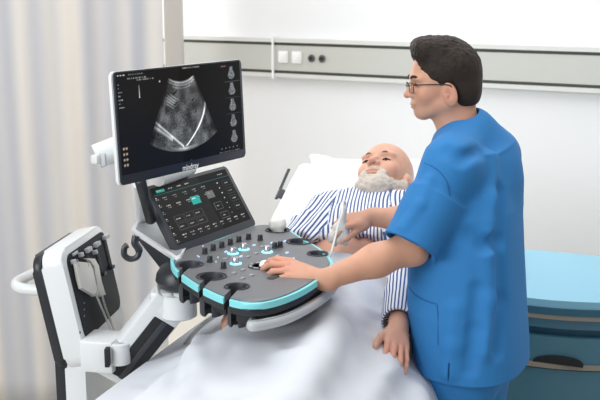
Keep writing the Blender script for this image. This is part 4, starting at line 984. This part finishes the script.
    bm = bmesh.new(); prism(bm, ins(.006, z1-.036), V(0, 0, .0185), .003); tray = bmobj('console_underside', bm, M_BLACK, t); cut(tray, cutters()); cut(tray, slots())
    bm = bmesh.new(); prism(bm, ins(.05, z1-.075), V(0, 0, .0385), .01); ub = bmobj('console_chassis', bm, M_BLACKM, t)
    cb_ = bmesh.new()
    for (c, r, s) in hc: lathe(cb_, c-V(0, 0, .12), [(r+.004, 0), (r+.004, .2)], (0, 0, 1), 28, .9)
    cut(ub, cb_); cut(ub, slots())
    for k, ((c, r, s), (d, L)) in enumerate(zip(hc, nrmO)):
        dep = .100 if s else .06; bm = bmesh.new()
        lathe(bm, c, [(r+.0055, .0008), (r+.005, .0026), (r-.001, .0026), (r-.0022, -.002), (r-.003, -dep+.006), (r-.0035, -dep+.0045), (.003, -dep+.004), (.003, -dep), (r-.002, -dep), (r+.0005, -dep+.006), (r+.001, -.005), (r+.001, .0008)], (0, 0, 1), 30, .90, None, True)
        o = bmobj('probe_holder', bm, M_CHAR, t)
        if s: cut(o, slots())
        for p in o.data.polygons: p.use_smooth = True
        o.data.materials.clear(); o.data.materials.append(M_CHAR)
        rim = [c+V(0, 0, .003)+(V(1, 0, 0)*math.cos(a)*(r+.0035)+V(0, 1, 0)*math.sin(a)*(r+.0035)*.92) for a in np.linspace(0, 2*math.pi, 40)]
        if s: rim = [p for p in rim if abs(np.dot(p-c, V(-d[1], d[0], 0))) > .0105 or np.dot(p-c, d) < 0]
        if s:
            k0 = max(range(len(rim)), key=lambda i: np.linalg.norm(rim[i]-rim[i-1])); rim = rim[k0:]+rim[:k0]
            keep = [rim[0]]
            for p in rim[1:]:
                if np.linalg.norm(p-keep[-1]) > .0008: keep.append(p)
            rim = keep
        bm = bmesh.new(); tube(bm, rim, .0022, 6); bmobj('rim', bm, M_GREYL if False else M_CHAR, o)
    zt = z1+.0025
    def knob(x, y, r, hh, m, name='knob', base=None):
        c = atz(x, y, zt); bm = bmesh.new(); lathe(bm, c, [(r*1.12, -.001), (r*1.12, .002), (r, .003), (r*.94, hh-.002), (r*.8, hh), (0, hh)], (0, 0, 1), 18); o = bmobj(name, bm, m, t)
        bm = bmesh.new(); box(bm, c+V(0, 0, hh+.0003), (r*.08, r*.4, .0006), None); bmobj('mark', bm, M_BTN if m is not M_BTN else M_BLACK, o, False)
        return o, c
    for x, y in ((205, 253.5), (213.3, 250), (222, 247.3), (230.5, 244.4), (239, 241.6), (248.6, 239), (260.3, 240), (210, 261.8), (223.6, 268), (274.8, 247.8), (280.3, 246.8)): knob(x, y, .0078, .017, M_BLACK, 'rotary_knob')
    for x, y in ((233, 253.5), (244, 249.4), (235.8, 263.6), (267.2, 252)):
        o, c = knob(x, y, .0098, .018, M_CHROME, 'encoder'); bm = bmesh.new(); lathe(bm, c, [(.0165, -.001), (.0165, .0015), (.0115, .0022), (0, .0022)], (0, 0, 1), 20); bmobj('lit_ring', bm, M_GLOW, o)
    def btn(x, y, a, b, m, name='button'):
        c = atz(x, y, zt); Rk = np.array([R2[:, 0], V(-R2[1, 0], R2[0, 0], 0), V(0, 0, 1)]).T; bm = bmesh.new(); box(bm, c+V(0, 0, .0008), (a, b, .0022), Rk, .0012); bmobj(name, bm, m, t)
    for x, y in ((256, 253.6), (248, 257), (243, 270), (234, 273.2), (242.6, 278.4), (251.6, 275.4), (225.4, 259), (278, 256), (262, 247)): btn(x, y, .0068, .0052, M_BTN)
    for x, y in ((287, 253), (293, 259), (284, 260), (254, 245.5), (226, 252), (241, 256.6), (272, 243), (285, 241.5)): btn(x, y, .0058, .0030, M_BTNLIT, 'lit_button')
    for x, y in ((203, 246.5), (216, 262), (229, 240.5), (199, 257), (197.6, 256.2), (218, 257.6)): btn(x, y, .002, .0015, M_BTNLIT, 'indicator')
    tc = atz(261, 266, zt); bm = bmesh.new(); lathe(bm, tc, [(.036, -.001), (.036, .0012), (.033, .0020), (.024, .0020), (.0235, -.0005), (0, -.0005)], (0, 0, 1), 36); tr = bmobj('trackball_plate', bm, M_CHAR, t)
    for k in range(8):
        a0 = math.radians(45*k+5); bm = bmesh.new(); tube(bm, [tc+V(math.cos(a0+j*.1)*.0290, math.sin(a0+j*.1)*.0290, .0020) for j in range(6)], .0036, 8, sq=.45, upv=V(0, 0, 1)); bmobj('key', bm, M_BTN, tr)
    bm = bmesh.new(); bmesh.ops.create_uvsphere(bm, u_segments=24, v_segments=16, radius=.0155, matrix=Matrix.Translation(Vector(tc+V(.010, .002, .0005)))); bmobj('trackball', bm, M_OUTLET, t)
    bm = bmesh.new(); slab(bm, atz(275, 276, zt+.001), np.array([R2[:, 0], V(0, 0, -1), V(-R2[1, 0], R2[0, 0], 0)]).T, .060, .022, .003, .008, .001); bmobj('palm_strip', bm, M_BLACK, t)
    # --- grey grip under the front edge
    zg = .992; G = [atz(x, y, zg) for x, y in ((262, 318), (253, 321), (251, 326), (262, 325), (285, 319.5), (307, 309), (326, 296), (336, 284), (338, 272), (330, 262))]
    bm = bmesh.new(); tube(bm, spline(G[1:], 6), .0105, 14, sq=1.25, upv=V(0, 0, 1)); gr = bmobj('grip', bm, M_GREYL, t)
    bm = bmesh.new(); tube(bm, spline([g+V(0, 0, .0145) for g in G[2:9]], 6), .004, 8, sq=.6, upv=V(0, 0, 1)); bmobj('grip_trim', bm, M_CHROME, gr)
    G2 = [atz(x, y, zg+.004) for x, y in ((266, 312), (258, 317), (262, 319), (284, 312.5), (304, 303), (322, 289), (331, 277))]; bm = bmesh.new(); tube(bm, spline(G2, 6), .010, 10, sq=1.2, upv=V(0, 0, 1)); bmobj('grip_inner', bm, M_BLACKM, gr)
    bm = bmesh.new(); prism(bm, [atz(x, y, .994) for x, y in ((284, 297), (303, 287), (320, 285), (309, 301), (292, 309), (280, 311))], V(0, 0, .022), .004); bmobj('grip_bracket', bm, M_BLACKM, t)
    bm = bmesh.new(); tube(bm, spline([atz(x, y, 1.0) for x, y in ((250, 304), (268, 305), (280, 309), (276, 313), (262, 315))], 5), .008, 8); bmobj('grip_rib', bm, M_BLACKM, gr)
    # --- rear tray left of the touch screen
    zr_ = 1.045; T_ = [(131.5, 229), (134, 222.5), (152, 217), (178, 210), (206, 210), (218, 226), (186, 246), (181, 257), (177, 259)]
    TP = [atz(x, y, zr_+.012) for x, y in T_]; bm = bmesh.new(); prism(bm, [p-V(0, 0, .014) for p in TP], V(0, 0, .014), .004); tr_ = bmobj('rear_tray', bm, M_WHITE, t)
    cc = np.mean(TP, axis=0); bm = bmesh.new(); prism(bm, [cc+(p-cc)*.90+V(0, 0, -.001) for p in TP], V(0, 0, .0025), .001); bmobj('tray_mat', bm, mat('tray_grey', (.30, .315, .33), .5, vary=(20, .03)), tr_)
    bm = bmesh.new(); low = [atz(x, y, .985) for x, y in ((156, 257), (168, 249), (185, 246), (205, 262), (200, 275), (178, 277), (160, 268))]
    for p in [cc+(p-cc)*.97-V(0, 0, .014) for p in TP[:-3]]+[atz(x, y, 1.02) for x, y in ((225, 245), (185, 262), (176, 262))]+low: bm.verts.new(Vector(p))
    bmesh.ops.convex_hull(bm, input=bm.verts[:]); bmobj('tray_underside', bm, M_BLACK, t, True)
    # stalk from tray to monitor
    s0 = hit(141, 217, C0+R[:, 1]*.09, R[:, 1]); s1 = C0+R[:, 1]*.05-R[:, 2]*.10-R[:, 0]*.10
    bm = bmesh.new(); tube(bm, [atz(143, 219, 1.06), at(139, 184, 2.78), at(150, 150, 2.82)], [.024, .019, .019], 14, sq=.8); bmobj('monitor_post', bm, M_WHITE, t)
    bm = bmesh.new(); tube(bm, [at(151, 220, 2.86), at(140, 180, 2.70)], .016, 10); bmobj('post_cover', bm, M_BLACK, t)
    bm = bmesh.new(); tube(bm, [at(158, 179, 2.86), at(190, 168, 3.05)], .022, 14); bmobj('cross_arm', bm, M_RAILL, t)
    # cable hook
    hk = spline([at(x, y, 2.74) for x, y in ((136, 236), (135, 243), (139, 250), (137, 257), (130, 259), (124.5, 255), (124.5, 248), (127.5, 245))], 6); bm = bmesh.new(); tube(bm, hk, [.013]*(len(hk)//3)+[.0105]*(len(hk)-len(hk)//3), 10, sq=.8); bmobj('cable_hook', bm, M_BLACK, t)
    # --- swivel, neck, arm
    sc_ = at(181, 277, 2.86); bm = bmesh.new(); lathe(bm, sc_, [(.03, .050), (.056, .034), (.070, .012), (.073, -.006), (.064, -.024), (.042, -.036), (0, -.036)], (0, 0, 1), 32); bmobj('swivel', bm, M_BLACK, t)
    bm = bmesh.new(); lathe(bm, sc_-V(0, 0, .037)+V(.010, 0, 0), [(.038, 0), (.038, -.012), (0, -.012)], (0, 0, 1), 28); bmobj('neck', bm, M_WHITE, t)
    hd = sc_-V(0, 0, .070)+V(-.030, .0, 0); lo_ = at(113, 374, 2.93); d = nrm(lo_-hd); sd = nrm(np.cross(d, V(.25, -1, 0))); sd = V(*nrm(V(.80, .30, 0)))
    bm = bmesh.new(); lathe(bm, hd+V(.022, 0, -.022), [(.046, -.026), (.052, -.022), (.052, .038), (.047, .044), (0, .044)], (0, 0, 1), 28); box(bm, hd+V(-.024, .012, .000), (.034, .045, .034), None, .012); bmobj('arm_head', bm, M_WHITE, t)
    Ra = axes(nrm(np.cross(V(.20, -1, .1), d)), d); Ra = np.array([nrm(np.cross(d, nrm(V(.45, -1, .15)))), d, nrm(V(.45, -1, .15))]).T
    zz = nrm(V(.45, -.9, .2)-d*np.dot(V(.45, -.9, .2), d)); xx = np.cross(d, zz); Ra = np.array([xx, d, zz]).T; L = np.linalg.norm(lo_-hd)/2
    side = 1 if np.dot(xx, V(1, 0, 0)) > 0 else -1
    bm = bmesh.new(); box(bm, hd*.5+lo_*.5-zz*.005, (.056, L+.01, .034), Ra, .010); arm = bmobj('arm', bm, M_WHITE, t)
    bm = bmesh.new(); box(bm, hd*.5+lo_*.5+zz*.026+xx*side*.015+d*.02, (.035, L-.035, .006), Ra, .003); bmobj('arm_inlay', bm, M_BLACKM, arm)
    bm = bmesh.new(); box(bm, hd*.5+lo_*.5+zz*.030+xx*side*.015+d*.02, (.009, L-.035, .006), Ra, .003); bmobj('arm_spine', bm, M_CHAR, arm)
    # --- cart tower with connector face
    k = .32/.25; Rf = rz(81.5, 11.1); c3 = CP+(V(-.486, 2.281, 1.115)-CP)*k; Nf = -Rf[:, 1]; wf, hf = .32, .255
    c3 = c3-Rf[:, 2]*.006
    bm = bmesh.new(); slab(bm, c3+Rf[:, 1]*.004-Rf[:, 2]*.03-Rf[:, 0]*.010, Rf, wf+.038, hf+.105, .066, .045, .012, 8); bmobj('tower_head', bm, M_WHITE, t)
    bm = bmesh.new(); slab(bm, c3, Rf, wf, hf, .008, .030, .002, 8); face = bmobj('connector_panel', bm, mat('connector_face_dark', (.020, .023, .028), .6, spec=.25, vary=(40, .05)), t)
    rr = Rf[:, 0]; nf = nrm(Nf*V(1, 1, 0)); bot = c3-Rf[:, 2]*(hf/2+.03)+Rf[:, 1]*.008
    Rv = np.array([rr, -nf, V(0, 0, 1)]).T; zb = bot[2]+.02
    bm = bmesh.new(); slab(bm, V(bot[0], bot[1], (zb+.10)/2)-nf*.002, Rv, wf+.025, zb-.10, .062, .02, .01); bmobj('tower_column', bm, M_WHITE, t)
    bm = bmesh.new(); slab(bm, c3+Rf[:, 1]*.0705-Rf[:, 2]*.035-Rf[:, 0]*.010, Rf, wf+.034, hf+.10, .030, .045, .010, 8); bmobj('tower_back', bm, M_BLACK, t)
    bm = bmesh.new(); slab(bm, V(bot[0], bot[1], (zb+.12)/2)-nf*.0645, Rv, wf+.02, zb-.12, .03, .02, .01); bmobj('column_back', bm, M_BLACK, t)
    bm = bmesh.new(); box(bm, V(bot[0]+.02, bot[1]+.02, .115), (.20, .27, .045), Rv@np.eye(3), .03); bs = bmobj('cart_base', bm, M_WHITE, t)
    for sx in (1, -1):
        for sy in (1, -1):
            bm = bmesh.new(); lathe(bm, V(bot[0]+.02+.15*sx, bot[1]+.02+.22*sy, .055)-RT*.015, [(.02, 0), (.055, .002), (.055, .028), (.02, .03)], RT, 20); bmobj('caster', bm, M_BLACK, bs)
    fp = lambda x, y, o=0: hit(x, y, c3+Nf*o, Nf)
    def fbox(x, y, a, b, m, dpt=.003, name='slot', o=.002, par=face):
        bm = bmesh.new(); box(bm, fp(x, y)+Nf*o, (a, dpt, b), Rf, .001); return bmobj(name, bm, m, par)
    fbox(98, 258, .013, .048, M_BLACKM, .0016, 'port', .001); fbox(107, 252, .013, .048, M_BLACKM, .0016, 'port', .001); fbox(89, 266, .013, .05, M_BLACKM, .0016, 'port', .001)
    for x, y in ((95, 244.5), (104, 237), (86.5, 250)): fbox(x, y, .018, .0065, M_GREYL, .007, 'latch', .006)
    for x, y in ((101.5, 274), (110, 267.5)): fbox(x, y, .013, .005, M_BLACK, .007, 'latch', .006)
    for x, y in ((71.5, 262), (79, 255), (93, 252.5)): fbox(x, y, .006, .006, M_GREYL, .008, 'latch', .006)
    fbox(74.5, 253.5, .018, .004, M_GREYL, .003, 'latch', .002)
    for k_ in range(3): fbox(84, 303+k_*6.5, .0022, .002, M_BTN, .001, 'indicator', .001)
    for x, y in ((80, 332.5), (87, 330), (94, 328)): bm = bmesh.new(); lathe(bm, fp(x, y, -.003), [(.004, 0), (.004, .001), (0, .001)], Nf, 10); bmobj('screw_cap', bm, M_BLACK, face)
    # bracket that carries the arm
    bk = at(107, 352, 2.90); Rk = Rv; bm = bmesh.new(); box(bm, bk+V(-.015, .02, -.005), (.050, .055, .048), np.array([RT, V(0, 1, 0), V(0, 0, 1)]).T@np.array(Matrix.Rotation(math.radians(-12), 3, 'Z')), .008); br = bmobj('arm_bracket', bm, M_WHITE, t)
    bm = bmesh.new(); box(bm, at(107.5, 357, 2.845), (.0065, .014, .027), None, .002); bmobj('bracket_gap', bm, M_BLACKM, br)
    bm = bmesh.new(); lathe(bm, at(119, 342.5, 2.88)+V(0, 0, .0), [(.033, -.06), (.033, .0), (.028, .003), (0, .003)], (0, 0, 1), 24); bmobj('pivot', bm, M_WHITE, br)
    bm = bmesh.new(); lathe(bm, at(119, 342.5, 2.88)+V(0, 0, .0035), [(.022, 0), (.021, .002), (0, .002)], (0, 0, 1), 24); bmobj('pivot_cap', bm, M_GREYL, br)
    # side handle
    hp = [at(x, y, dd) for x, y, dd in ((49, 291, 2.97), (34, 290, 2.98), (20, 288, 3.00), (16, 284, 3.05), (22, 279, 3.14), (43, 269, 3.34))]
    bm = bmesh.new(); tube(bm, spline(hp, 4), .0155, 12, sq=1.1, upv=V(0, 0, 1)); bmobj('side_handle', bm, M_WHITE, t)
    return dict(fp=fp, Nf=Nf, Rf=Rf, hc=hc, c3=c3)

def build_probes(mc, dr):
    fp, Nf, Rf = mc['fp'], mc['Nf'], mc['Rf']
    def connector(par, P, tip):
        bm = bmesh.new(); prism(bm, [fp(x, y, .004) for x, y in P], Nf*.011, .003); c = bmobj('connector', bm, M_IVORY, par)
        bm = bmesh.new(); q = fp(P[0][0]+6, (P[0][1]+P[2][1])/2, .0156); box(bm, q, (.0015, .0006, .012), Rf); bmobj('marking', bm, M_GREYL, c, False)
    # the probe in the doctor's hand
    t = thing('ultrasound_probe', 'ivory ultrasound probe pressed on the bare belly, cable rising from the hand', 'ultrasound probe', at(341, 236, 3.08))
    hd = at(339, 238, 3.11); topp = at(344, 209, 3.085)
    d = nrm(topp-hd); xw = nrm(RT-d*np.dot(RT, d)); Rp = np.array([xw, np.cross(d, xw), d]).T; L = np.linalg.norm(topp-hd)
    S = Sdf(); S.add(rbox(hd, (.034, .015, .015), Rp, .012)); S.add(rbox(hd+d*.025, (.024, .014, .02), Rp, .012), .02); S.add(cone(hd+d*.03, topp, .014, .010), .015)
    v, q = surface(S, .003); link('housing', npmesh('housing', v, q), M_IVORY, t)
    bm = bmesh.new(); box(bm, hd-d*.015, (.030, .010, .004), Rp, .003); bmobj('lens_face', bm, M_GREYL, t)
    pts = [topp-d*.005, topp+d*.02, topp+d*.03+V(-.01, -.04, 0), at(342, 213, 2.98), at(338, 226, 2.95), at(332, 250, 2.90), at(327, 266, 2.87), V(.055, 2.66, .955), V(.03, 2.50, .975), V(-.10, 2.56, .955), atz(236, 307.5, .95), at(224, 311, 2.86), at(207, 320, 2.93), at(190, 336, 2.99), V(-.44, 3.02, .60), V(-.52, 2.98, .62), at(124, 352, 3.0), at(113, 335, 2.99), fp(106, 318, .02), fp(100, 304, .022), fp(95, 292, .024)]
    bm = bmesh.new(); tube(bm, spline(pts[:8], 8), .0036, 8); bmobj('cable', bm, M_CABLEW, t)
    bm = bmesh.new(); tube(bm, spline(pts[7:], 8), .0036, 8); bmobj('cable', bm, M_CABLE, t)
    connector(t, [(72.5, 263.5), (76, 262), (87, 263), (90, 270), (92, 284), (96, 295), (91, 297), (86, 292), (78, 289), (76, 280)], None)
    # the probe parked in the console
    c, r, _ = mc['hc'][3]; t = thing('ultrasound_probe', 'ivory ultrasound probe resting in the back holder of the console', 'ultrasound probe', c)
    R0 = np.eye(3); ax = nrm(V(-.18, .25, 1)); xw = nrm(np.cross(V(.35, -.9, 0), ax)); Rp = np.array([xw, np.cross(ax, xw), ax]).T; b = c+V(.004, 0, .0)
    S = Sdf(); S.add(rbox(b+ax*.022, (.028, .0135, .016), Rp, .012)); S.add(cone(b+ax*.01, b-ax*.045, .017, .011), .015)
    v, q = surface(S, .003); link('housing', npmesh('housing', v, q), M_IVORY, t)
    pts = [b-ax*.045, c-V(-.005, .01, .085), c-V(.0, .10, .10), V(-.13, 2.75, .945), V(-.16, 2.62, .935), at(238, 304, 2.80), at(222, 313, 2.88), at(204, 325, 2.95), at(186, 342, 3.01), V(-.46, 3.04, .58), V(-.54, 3.0, .60), at(127, 356, 3.03), at(117, 338, 2.99), fp(111, 322, .02), fp(105, 306, .022), fp(102, 295, .024)]
    bm = bmesh.new(); tube(bm, spline(pts, 8), .0034, 8); bmobj('cable', bm, M_CABLE, t)
    connector(t, [(82, 258.5), (92, 259), (96, 266), (98, 282), (103, 295), (98, 297), (94.5, 290), (91, 266), (88, 262)], None)

# ------------------------------------------------------------------ build everything
build_room()
build_cabinet()
matt = build_bed()
dr = build_doctor()
pt = build_patient()
cl = dict(pt); fb = Sdf(); fb.it = [i for i in pt['body'].it if not isinstance(i[1].f, Sdf)]; cl['body'] = fb
BX = build_blanket(matt, cl)
mc = build_machine()
build_probes(mc, dr)
